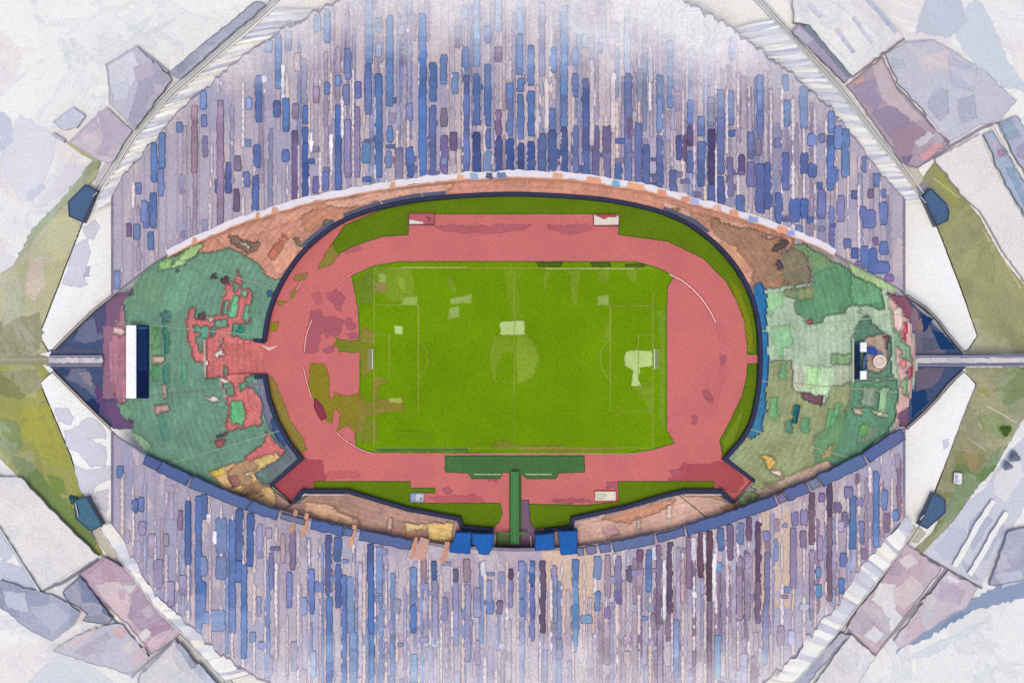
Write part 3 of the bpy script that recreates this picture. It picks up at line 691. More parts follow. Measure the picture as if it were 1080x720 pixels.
# blue boxes, tunnel
for k, (x0, x1, y0, y1, lab) in enumerate([(475, 496, 562, 583, 'wide blue box with a chipped corner next to the yellow seats'), (499, 520, 563, 584, 'blue box between the wide blue box and the green tunnel'),
                             (565, 584, 563, 579, 'smaller blue box on the mauve path edge'), (590, 608, 560, 584, 'blue box below the end of the pink seats')]):
    w = at((x0 + x1) / 2, (y0 + y1) / 2)
    o = thing('seat_box', lab, 'seating box', (w[0], w[1], 0), 'blue boxes by the tunnel')
    q = {0: [(x0 + 6, y0), (x1, y0), (x1 - 1, y1), (x0, y1 - 2), (x0, y0 + 12), (x0 + 4, y0 + 10)], 1: [(x0, y0), (x1, y0 + 1), (x1 - 1, y0 + 12), (x1 - 5, y1), (x0 + 7, y1 - 1), (x0 + 5, y0 + 14), (x0, y0 + 10)],
         2: [(x0, y0 + 1), (x1, y0), (x1, y1 - 1), (x0, y1)], 3: [(x0 - 1, y0 + 1), (x1, y0), (x1, y1 - 1), (x0 + 2, y1)]}[k]
    q = rough(q, .5)
    b = MB(); b.prism(offset(q, 1), 0, 9.6, (26, 66, 132)); b.build('shell', 'paintwork', o)
    b = MB(); b.prism(q, 9.4, 10.2, (22, 92, 168)); b.build('cover', 'glazing', o)
w = at(543, 536)
o = thing('tunnel_canopy', 'narrow dark green canopy over the players tunnel', 'canopy', (w[0], w[1], 0))
b = MB(); b.ribbon([(543, 497), (543, 520), (543, 560), (543, 574)], [8, 8.4, 8.8, 9.4], 3.2, (62, 122, 66), thick=.5, side=(36, 84, 40)); b.build('canopy_roof', 'paintwork', o)
b = MB(); b.ribbon([(543, 498), (543, 573)], 1.2, 3.5, (74, 138, 76), thick=.3); b.build('ridge', 'paintwork', o)
b = MB(); b.ribbon([(526, 562), (556, 562)], 1.8, 3.4, (78, 116, 70), thick=.4); b.build('cross_arm', 'paintwork', o)
for yy in (500, 535, 570):
    for s in (-3.4, 3.4):
        q = at(543 + s, yy, 3); b = MB(); b.tube((q[0], q[1], .1), (q[0], q[1], 2.9), .18, (48, 92, 50)); b.build('post', 'metal', o)

# ------------------------------------------------------------------ roofs
RN_OUT = [(117, 208), (130, 184), (150, 162), (168, 141), (185, 120), (210, 97), (235, 76), (262, 54), (300, 30), (350, 2), (420, -35), (541, -55), (660, -35), (725, 0), (760, 20), (800, 50), (835, 78), (855, 95), (880, 118), (905, 150), (925, 176), (945, 200), (955, 210)]
RS_OUT = [(117, 552), (128, 566), (140, 588), (160, 622), (178, 640), (200, 660), (230, 688), (270, 715), (300, 730), (420, 780), (541, 800), (660, 780), (780, 745), (838, 692), (862, 660), (885, 638), (900, 610), (925, 578), (945, 556), (955, 545)]
def zroof(px, py):
    if py < CY:
        u = (interp(RN_IN, px) - py) / 240
    else:
        u = (py - interp(RS_IN, px)) / 240
    u = max(0, min(1, u))
    return 8.8 + 6.2 * ((px - CX) / 424) ** 2 + 6 * u * (1 - u) + 1 * u
PAPER = (238, 236, 237)
def haze_fade(px, py):  # haze-like fade to paper white towards the outer edges, painted into the roof colours
    n = mnoise.noise(Vector((px * .018, py * .018, 3))) + .5 * mnoise.noise(Vector((px * .05, py * .05, 8)))
    if py < CY:
        T = np.interp(px, [117, 180, 240, 300, 380, 450, 560, 640, 720, 800, 850, 900, 955], [150, 130, 120, 90, 70, 80, 90, 100, 120, 120, 130, 130, 150])
        W = np.interp(px, [117, 250, 300, 380, 560, 640, 720, 850, 955], [120, 110, 90, 110, 120, 100, 80, 90, 120])
        f = (T - py) / W
    else:
        T = np.interp(px, [117, 200, 300, 400, 541, 700, 800, 870, 955], [625, 625, 660, 665, 645, 665, 655, 630, 635])
        f = (py - T) / np.interp(px, [117, 300, 541, 800, 955], [90, 130, 150, 110, 90])
    f = f + .30 * n
    f = max(0, min(1, f))
    return round(f * 6) / 6 * .55 + f * .35
def hazed(c, px, py):
    return mixc(c, PAPER, haze_fade(px, py))
def grey(c, k=.22):
    m_ = (c[0] * .3 + c[1] * .55 + c[2] * .15)
    return mixc(c, (m_ + 3, m_ - 1, m_ + 2), k)
def roofcol(px, py):
    n = mnoise.noise(Vector((px * .03, py * .012, 1.5))); n2 = mnoise.noise(Vector((px * .09, py * .02, 7)))
    if py < CY:
        base = mixc((180, 169, 185), (194, 178, 184), np.clip((px - 250) / 150, 0, 1))
        base = mixc(base, (178, 167, 184), np.clip((px - 700) / 120, 0, 1))
        if n2 > .22: base = mixc(base, (206, 184, 182), .6)
        if n > .25: base = mixc(base, (150, 150, 194), .5)
        if py > 130 and n < -.15 and 330 < px < 880: base = mixc(base, (120, 122, 172), .55)
    else:
        base = mixc((174, 165, 186), (196, 183, 193), np.clip((px - 200) / 180, 0, 1))
        base = mixc(base, (193, 174, 182), np.clip((px - 660) / 120, 0, 1))
        if n2 > .25: base = mixc(base, (222, 200, 196), .55)
        if n > .25: base = mixc(base, (150, 156, 200), .5)
        if n < -.3: base = mixc(base, (172, 148, 176), .5)
        if 572 < px < 634 and py < 668 and n2 < .28: base = (224, 188, 160)
        if 802 < px < 834 and 535 < py < 640 and n2 < .3: base = (212, 184, 160)
    return tuple(round(v) for v in hazed(grey(base, .25), px, py))
N1 = lambda L, ox, oy: [(ox + a / 3, oy + b / 3, oy + c / 3, w, col) for a, b, c, w, col in L]
B1 = (74, 116, 178); B2 = (50, 80, 156); B3 = (108, 146, 190); PV = (116, 104, 164); PL = (112, 84, 116); GY = (116, 114, 144); MV = (160, 128, 142); BR = (156, 124, 128); ND = (48, 58, 116); TL = (70, 132, 170); WH = (232, 226, 228); PE = (214, 190, 176)
NORTH = N1([(880, 95, 280, 6, B1), (818, 240, 385, 6.5, (80, 104, 170)), (876, 320, 370, 7, (88, 100, 168)), (905, 310, 415, 6.5, B1), (967, 335, 390, 6, (72, 98, 168)), (967, 405, 450, 6, (74, 100, 170)), (967, 455, 625, 6.5, B2), (487, 430, 575, 6, (92, 130, 190)), (512, 415, 530, 6, (92, 130, 190)), (509, 535, 620, 6, (112, 128, 190)), (485, 612, 720, 7, B1), (462, 640, 720, 6, (108, 130, 190)), (643, 290, 345, 6, (100, 134, 192)), (645, 365, 400, 6, (108, 132, 190)), (567, 388, 418, 6.5, (120, 146, 196)), (438, 580, 612, 5.5, (116, 126, 188)),
  (912, 100, 160, 6, (138, 164, 200)), (850, 100, 165, 7, (142, 168, 200)), (787, 310, 345, 6, (140, 160, 202)), (813, 460, 530, 7, (78, 94, 164)), (903, 475, 510, 7, (86, 108, 176)), (723, 515, 610, 6.5, (78, 88, 160)), (690, 570, 610, 6, (88, 98, 164)), (1035, 30, 135, 6, B3), (1005, 50, 100, 6.5, (138, 166, 196)), (1035, 262, 298, 6.5, (104, 130, 190)), (1068, 240, 270, 6, (110, 136, 190)), (1070, 335, 600, 6, (70, 100, 172)), (780, 545, 590, 6.5, (118, 114, 170)), (808, 555, 665, 6.5, (76, 94, 166)), (748, 600, 668, 6, PL), (615, 335, 545, 6, MV), (697, 320, 720, 6.5, (148, 122, 150)), (933, 415, 640, 6, (116, 92, 140)), (752, 495, 540, 6, (120, 110, 140)), (936, 330, 375, 6, (136, 120, 150)), (1000, 275, 325, 6, (160, 132, 160)), (940, 170, 225, 6, (186, 160, 160)), (895, 205, 310, 3.5, WH), (670, 455, 550, 1.5, WH), (1048, 425, 500, 3, WH), (985, 420, 480, 3, WH), (690, 250, 295, 2, WH), (1000, 560, 610, 7, PV), (1030, 545, 600, 7, (96, 100, 168)), (835, 240, 262, 5, WH)], 0, 0) + \
 N1([(88, 0, 200, 7, B3), (85, 205, 360, 6.5, (88, 112, 178)), (118, 235, 560, 7, (76, 116, 180)), (153, 50, 335, 6.5, (94, 136, 190)), (118, 60, 100, 6, (150, 172, 202)), (118, 140, 180, 6, (150, 172, 202)), (20, 155, 250, 6, (118, 126, 184)), (53, 260, 310, 6.5, (106, 110, 176)), (83, 262, 300, 6, (84, 92, 160)), (257, 45, 570, 7.5, (66, 108, 180)), (290, 200, 320, 7, (70, 108, 172)), (288, 335, 560, 7, (92, 98, 158)), (323, 175, 265, 6.5, (100, 134, 190)), (360, 232, 295, 7, (120, 148, 190)), (393, 150, 215, 6.5, (116, 136, 196)), (395, 240, 550, 6.5, (92, 104, 164)), (428, 0, 210, 6.5, (120, 160, 204)), (428, 235, 390, 6.5, (76, 100, 164)), (428, 420, 550, 7.5, ND), (463, 205, 400, 6.5, (78, 108, 172)), (463, 410, 470, 6, (84, 100, 164)), (497, 435, 550, 7, (54, 62, 130)), (533, 265, 430, 6.5, (96, 120, 180)), (533, 440, 550, 7.5, (44, 72, 142)), (565, 110, 235, 6.5, (92, 132, 190)), (567, 250, 290, 6.5, B1), (567, 300, 440, 6.5, (88, 122, 184)), (567, 455, 550, 7, ND), (600, 145, 270, 6.5, (84, 118, 184)), (600, 290, 430, 6.5, (74, 108, 178)), (600, 450, 550, 7.5, (40, 64, 138)), (497, 0, 100, 6, (150, 178, 206)), (565, 0, 105, 6.5, (138, 170, 206)), (463, 85, 135, 6.5, (124, 138, 190)), (635, 10, 240, 6, (134, 134, 180)), (635, 425, 550, 8, (72, 82, 128)), (670, 150, 230, 6.5, (106, 134, 192)), (668, 345, 410, 6, (96, 114, 180)), (668, 415, 540, 8, (64, 82, 142)), (705, 20, 400, 6.5, (96, 136, 192)), (705, 405, 550, 7, (60, 84, 146)), (740, 150, 205, 6, (128, 150, 196)), (740, 235, 305, 6.5, (88, 112, 178)), (773, 250, 555, 6.5, (74, 86, 152)), (740, 400, 550, 6, (98, 100, 150)),
  (905, 30, 230, 6.5, (146, 164, 196)), (908, 235, 570, 7, (104, 116, 170)), (940, 390, 580, 7, (92, 98, 154)), (1008, 240, 420, 6, (120, 142, 188)), (1008, 430, 590, 6.5, (88, 96, 156)), (1040, 130, 340, 6, (118, 142, 190)), (978, 160, 260, 5, (166, 166, 184)), (945, 220, 320, 6, (158, 162, 186)), (875, 515, 570, 7, (68, 100, 164)), (965, 460, 580, 6.5, (84, 94, 156)), (1070, 430, 505, 6.5, (66, 70, 136)), (1050, 540, 610, 7, (76, 88, 150)), (217, 465, 560, 7.5, (70, 98, 168)), (215, 330, 380, 6.5, (128, 128, 180)), (153, 400, 450, 6, (88, 120, 176)), (78, 450, 515, 9, (88, 136, 186)), (150, 480, 530, 5, (110, 140, 184)), (355, 420, 475, 7, (106, 82, 128)), (325, 345, 400, 7, (116, 106, 130)), (325, 430, 550, 7.5, (112, 96, 150)), (497, 150, 195, 7, (134, 108, 146)), (497, 350, 430, 6, (128, 100, 140)), (910, 370, 440, 5.5, (110, 84, 124)), (840, 400, 570, 8, (112, 104, 146)), (805, 400, 560, 7, (110, 98, 148)), (463, 480, 550, 9, (120, 146, 190)), (478, 490, 520, 4, (214, 196, 196)), (793, 190, 460, 4.5, (206, 190, 192)), (650, 250, 420, 4, (214, 200, 200)), (620, 270, 440, 4, (214, 196, 196)), (860, 230, 420, 5, (206, 190, 194)), (830, 500, 560, 4, PE), (372, 470, 570, 4.5, PE), (770, 110, 150, 5, (150, 190, 210)), (190, 80, 110, 6.5, (150, 156, 196)), (390, 20, 60, 6, (150, 168, 206)), (325, 500, 520, 6, (120, 140, 180)), (15, 270, 330, 6, (118, 130, 180)), (50, 340, 560, 6, (136, 122, 166)), (20, 380, 560, 6, (140, 128, 172)), (182, 480, 570, 8, (140, 130, 160))], 360, 0) + \
 N1([(25, 318, 392, 6.5, (88, 114, 176)), (25, 400, 460, 6.5, (88, 68, 116)), (5, 430, 510, 4, PL), (58, 370, 430, 6.5, (96, 112, 170)), (90, 310, 400, 6.5, GY), (92, 410, 580, 7, (70, 54, 100)), (120, 285, 550, 7, (98, 104, 160)), (152, 290, 395, 6, (112, 124, 172)), (245, 240, 350, 6.5, (120, 142, 194)), (245, 350, 430, 6.5, (106, 112, 170)), (325, 238, 285, 6, (130, 148, 196)), (330, 318, 398, 6, (110, 140, 194)), (383, 275, 405, 8, (108, 138, 192)), (25, 480, 545, 7.5, (90, 94, 150)), (60, 450, 590, 8, (74, 94, 150)), (92, 585, 660, 8, (78, 86, 146)), (120, 560, 650, 8, (76, 88, 156)), (185, 490, 552, 8, (98, 82, 136)), (182, 620, 690, 8, (84, 100, 160)), (215, 420, 500, 6, (100, 108, 166)), (215, 515, 590, 8, (110, 108, 160)), (245, 520, 670, 9, (74, 88, 150)), (270, 515, 660, 8, (72, 84, 146)), (325, 485, 600, 8, (86, 94, 160)), (385, 485, 550, 7.5, (88, 102, 172)), (411, 518, 560, 8.5, (72, 104, 170)), (300, 440, 465, 7, (124, 124, 178)), (470, 350, 420, 7, (110, 132, 188)), (468, 430, 600, 7, (78, 110, 182)), (492, 400, 470, 8, (92, 124, 186)), (515, 410, 560, 8, (100, 132, 188)), (355, 630, 700, 11, (72, 100, 178)), (385, 630, 690, 8, (58, 96, 178)), (305, 610, 705, 7.5, (80, 104, 178)), (615, 550, 590, 7, (106, 138, 186)), (545, 605, 628, 6.5, (86, 88, 146)), (595, 600, 625, 5.5, (120, 108, 148)), (634, 600, 625, 5.5, (106, 116, 180)), (410, 425, 460, 10, (108, 128, 190)), (440, 425, 450, 6, (116, 124, 180)), (240, 440, 490, 5.5, (128, 116, 146)), (475, 530, 580, 12, (82, 116, 186)), (590, 665, 720, 14, (100, 110, 172)), (635, 640, 710, 8, (96, 112, 180)), (570, 655, 690, 8, (110, 114, 176)), (440, 600, 690, 8, (112, 112, 170)), (500, 620, 700, 8, (128, 120, 172)), (150, 500, 620, 6, (120, 112, 160))], 720, 0) + \
 [(x, a, b_, w, c) for x, a, b_, w, c in [(912, 260, 284, 8, (84, 108, 176)), (920, 262, 288, 10, (70, 100, 172)), (932, 255, 268, 9, (92, 118, 182)), (928, 276, 288, 22, (78, 104, 172)), (902, 262, 272, 8, (72, 92, 166)), (894, 252, 262, 7, (110, 104, 176)), (938, 290, 300, 9, (128, 98, 164)), (906, 276, 284, 7, (126, 106, 176)), (159, 245, 263, 6, (90, 128, 184)), (173, 270, 281, 9, (108, 130, 172)), (149, 292, 297, 6, (80, 136, 172)), (136, 236, 249, 5, (130, 102, 146)), (144, 237, 252, 7, (108, 138, 190)), (152, 212, 234, 6, (118, 130, 186))]]
SOUTH = N1([(595, 145, 345, 6, (64, 104, 176)), (628, 130, 560, 6.5, (74, 112, 184)), (645, 115, 200, 7, (70, 100, 166)), (426, 138, 180, 6, (96, 118, 184)), (447, 134, 176, 6, (100, 122, 186)), (380, 35, 70, 8, (96, 140, 190)), (735, 205, 560, 7, (82, 116, 180)), (758, 160, 330, 8, (70, 88, 140)), (755, 335, 400, 7, (70, 106, 180)), (793, 150, 350, 8, (58, 84, 146)), (772, 345, 640, 6, (70, 118, 190)), (640, 400, 530, 7, (62, 106, 182)), (985, 360, 500, 6.5, (104, 120, 184)), (1040, 250, 440, 7, (80, 88, 150)), (1042, 445, 720, 6.5, (78, 118, 190)), (1068, 250, 335, 8, (64, 92, 156)), (1070, 345, 480, 6, (72, 98, 166)), (915, 370, 480, 6, (128, 130, 184)), (570, 175, 235, 5, (146, 116, 140)), (525, 250, 285, 5.5, (160, 148, 160)), (690, 490, 555, 16, (126, 150, 200)), (655, 497, 530, 8, (104, 136, 196)), (660, 195, 215, 6, (206, 190, 200)), (700, 200, 310, 12, (126, 146, 194)), (640, 320, 380, 10, (128, 150, 196)), (700, 320, 390, 12, (120, 142, 194)), (895, 250, 340, 5, (196, 164, 170)), (925, 240, 360, 6, (138, 112, 150)), (858, 310, 420, 5, (132, 126, 184)), (800, 560, 590, 6, (112, 146, 200)), (830, 590, 610, 9, (134, 136, 196)), (1010, 400, 430, 10, (110, 130, 190)), (930, 590, 680, 8, (160, 156, 186)), (870, 290, 300, 12, (128, 118, 170)), (990, 620, 700, 6, (152, 172, 206)), (450, 210, 250, 8, (148, 138, 176)), (500, 330, 420, 10, (152, 140, 176)), (480, 250, 320, 8, (176, 160, 186)), (540, 400, 480, 8, (152, 140, 172)), (580, 380, 440, 9, (160, 144, 176)), (680, 240, 280, 5, WH), (660, 185, 205, 5, WH), (850, 230, 260, 6, (190, 170, 190))], 0, 480) + \
 N1([(92, 275, 400, 7, (60, 84, 146)), (94, 400, 560, 6, (66, 112, 186)), (96, 565, 720, 5.5, (88, 136, 200)), (120, 290, 435, 8, (132, 150, 196)), (30, 385, 560, 8, (128, 158, 200)), (38, 560, 720, 8, (122, 152, 200)), (8, 380, 720, 5, (78, 116, 186)), (228, 355, 470, 6.5, (110, 146, 190)), (228, 475, 560, 6.5, (72, 120, 188)), (230, 630, 720, 7, (120, 168, 206)), (293, 335, 390, 6, (76, 90, 146)), (296, 395, 450, 6, (130, 132, 164)), (260, 330, 410, 5, (168, 136, 144)), (362, 360, 400, 6, (90, 88, 118)), (362, 402, 600, 6, (146, 146, 188)), (397, 320, 400, 6.5, (166, 138, 156)), (447, 335, 380, 5, WH), (467, 395, 460, 6, (148, 154, 198)), (470, 458, 500, 8.5, (100, 124, 178)), (500, 460, 500, 7, (104, 84, 120)), (570, 455, 505, 6.5, (96, 124, 178)), (535, 360, 390, 6, (92, 64, 92)), (535, 395, 480, 6, (132, 132, 176)), (570, 315, 450, 7, (134, 138, 186)), (570, 510, 720, 6.5, (146, 152, 194)), (603, 315, 410, 6.5, (60, 92, 158)), (603, 415, 520, 6, (104, 100, 170)), (603, 520, 585, 5.5, (128, 128, 190)), (637, 310, 560, 6, (92, 74, 100)), (740, 320, 600, 6.5, (92, 146, 188)), (740, 470, 555, 8, (88, 142, 190)), (740, 325, 400, 7, (84, 130, 184)), (810, 320, 390, 7.5, (112, 130, 172)), (672, 350, 380, 6, (150, 138, 180)), (677, 380, 530, 4.5, (140, 156, 186)), (810, 430, 490, 6, (110, 140, 182)), (843, 295, 450, 6, (166, 138, 150)), (875, 320, 470, 7.5, (134, 122, 158)), (877, 430, 470, 6, (112, 94, 160)), (910, 350, 400, 6, (104, 92, 120)), (943, 360, 440, 7, (176, 142, 156)), (973, 300, 430, 6, (86, 116, 178)), (1005, 270, 550, 6, (134, 110, 138)), (1008, 550, 720, 5, (166, 150, 178)), (1040, 260, 500, 5.5, (100, 78, 104)), (945, 300, 335, 6, (128, 82, 110)), (400, 410, 650, 6, (152, 148, 186)), (398, 580, 650, 5.5, (160, 136, 154)), (430, 585, 660, 6, (176, 158, 196)), (840, 530, 660, 6, (176, 148, 166)), (690, 580, 640, 7, (132, 148, 180)), (297, 450, 600, 6, (158, 156, 196)), (325, 450, 520, 7, (146, 150, 196)), (430, 420, 510, 8, (156, 158, 196)), (297, 575, 605, 9, (170, 200, 212)), (775, 505, 530, 14, (118, 158, 188)), (905, 570, 600, 8, (196, 164, 176)), (842, 480, 515, 6, (156, 124, 176)), (905, 620, 660, 8, (208, 180, 176)), (60, 340, 700, 4.5, (196, 186, 206)), (175, 455, 500, 8, (166, 164, 186)), (530, 520, 720, 5, (196, 182, 184)), (1060, 520, 700, 6, (152, 168, 206)), (985, 500, 550, 7, (150, 126, 142)), (450, 335, 375, 4, WH), (1022, 330, 520, 3.5, WH), (990, 280, 330, 4, WH), (865, 310, 350, 4, WH)], 360, 480) + \
 N1([(57, 240, 385, 6, (106, 72, 92)), (85, 240, 460, 6.5, (92, 58, 78)), (85, 460, 720, 4.5, (128, 106, 128)), (120, 230, 300, 7.5, (72, 104, 160)), (150, 215, 330, 6.5, (120, 90, 120)), (115, 340, 370, 6.5, (110, 150, 190)), (110, 570, 710, 6.5, (130, 168, 206)), (182, 215, 280, 8, (116, 124, 168)), (210, 195, 270, 5, (108, 74, 104)), (240, 210, 400, 6, (96, 68, 98)), (238, 400, 530, 6, (120, 92, 118)), (265, 240, 270, 7.5, (136, 130, 180)), (268, 310, 470, 6, (126, 124, 164)), (262, 470, 640, 6, (136, 142, 186)), (355, 180, 220, 7, (128, 118, 166)), (350, 230, 420, 6.5, (142, 126, 164)), (384, 172, 222, 7.5, (134, 122, 166)), (382, 240, 290, 6.5, (128, 108, 146)), (410, 120, 280, 6.5, (122, 90, 110)), (440, 120, 145, 6, PV), (465, 75, 190, 5.5, (84, 62, 94)), (465, 195, 460, 5.5, (130, 100, 122)), (430, 355, 385, 6, (112, 160, 206)), (430, 410, 445, 7, (96, 162, 204)), (490, 150, 180, 7.5, (124, 108, 150)), (540, 130, 205, 6, (88, 130, 190)), (538, 205, 295, 8, (72, 124, 182)), (560, 135, 160, 8, (136, 128, 178)), (565, 210, 280, 6, (116, 124, 170)), (612, 52, 320, 6, (92, 130, 192)), (637, 110, 170, 7.5, (108, 124, 176)), (673, 175, 205, 7, (90, 124, 190)), (525, 100, 135, 10, (124, 116, 158)), (555, 60, 90, 5, (140, 110, 130)), (507, 310, 350, 6.5, (100, 118, 186)), (503, 390, 435, 6, (86, 120, 190)), (258, 610, 660, 6, (126, 166, 204)), (500, 210, 240, 7, (170, 160, 190)), (515, 180, 225, 8, (134, 128, 160)), (180, 320, 520, 6, (150, 128, 154)), (205, 310, 520, 6, (158, 140, 166)), (20, 250, 420, 6, (140, 108, 136)), (130, 350, 560, 6, (156, 136, 164)), (410, 300, 520, 6, (156, 136, 164)), (435, 255, 330, 6, (148, 132, 168)), (480, 280, 420, 6, (162, 148, 176)), (385, 470, 490, 12, (166, 172, 200)), (345, 555, 600, 8, (176, 176, 216)), (35, 260, 330, 5, WH), (67, 250, 340, 4, WH), (37, 430, 450, 5.5, WH), (100, 310, 460, 4, WH), (0, 330, 460, 4, (196, 160, 170)), (232, 560, 620, 5, (176, 160, 180)), (310, 540, 600, 8, (160, 132, 156)), (15, 120, 160, 5, GY)], 720, 480) + [(115 + 610, 0, 0, 0, None)]
SOUTH = [s for s in SOUTH if s[4]]

def strip(mb, px, y0, y1, w, col, h=.35, rim=.76, jag=1.0):
    h += RN.uniform(0, .12)
    n = max(2, int((y1 - y0) / 2.6) + 1)
    s = RN.uniform(0, 99)
    rows = []
    for i in range(n + 1):
        t_ = i / n
        y = y0 + (y1 - y0) * t_
        e = min(t_, 1 - t_) * (y1 - y0)
        r = 1 if e > 2 else (.7 if e < .4 else .95)
        rows.append((y, w / 2 * r, mnoise.noise(Vector((s, y * .13, 0))) * .9 + mnoise.noise(Vector((s, y * .45, 5))) * 1.1 * jag, mnoise.noise(Vector((s + 9, y * .13, 0))) * .9 + mnoise.noise(Vector((s + 9, y * .45, 5))) * 1.1 * jag))
    col = grey(col, .2)
    if col[2] > col[0] + 40: col = mixc(col, (104, 142, 196), .2)
    blk, left = col, 0
    tones = []
    for i in range(n):
        if left <= 0:
            left = RN.uniform(3, 12); fv = RN.uniform(.92, 1.08); blk = mixc(tuple(v * fv for v in col), RN.choice([(112, 106, 150), (100, 124, 172), (150, 140, 168)]), RN.uniform(0, .22))
        left -= 1; tones.append(blk)
    for k, (dw, hh, rimf) in enumerate(((.8, h * .5, True), (0, h, False))):
        for i in range(n):
            q = []
            (ya, wa, la, ra), (yb, wb, lb, rb) = rows[i], rows[i + 1]
            if dw and i == 0: ya -= .9
            if dw and i == n - 1: yb += .9
            P = [(px - wa - dw + la, ya), (px - wb - dw + lb, yb), (px + wb + dw + rb, yb), (px + wa + dw + ra, ya)]
            ym = (ya + yb) / 2
            c = col
            if not rimf:
                f = 1 + .07 * mnoise.noise(Vector((s * 3, ym * .09, 4)))
                c = tuple(v * f for v in tones[i])
            else:
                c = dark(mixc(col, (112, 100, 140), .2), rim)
            c = tuple(round(v) for v in hazed(c, px, ym))
            T = [at(a, b_, zroof(a, b_) + hh) for a, b_ in P]
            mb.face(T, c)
            if i in (0, n - 1) or True:
                for u, v in ((T[0], T[1]), (T[2], T[3])):
                    mb.face([u, v, (v[0], v[1], v[2] - h * .5), (u[0], u[1], u[2] - h * .5)], c)

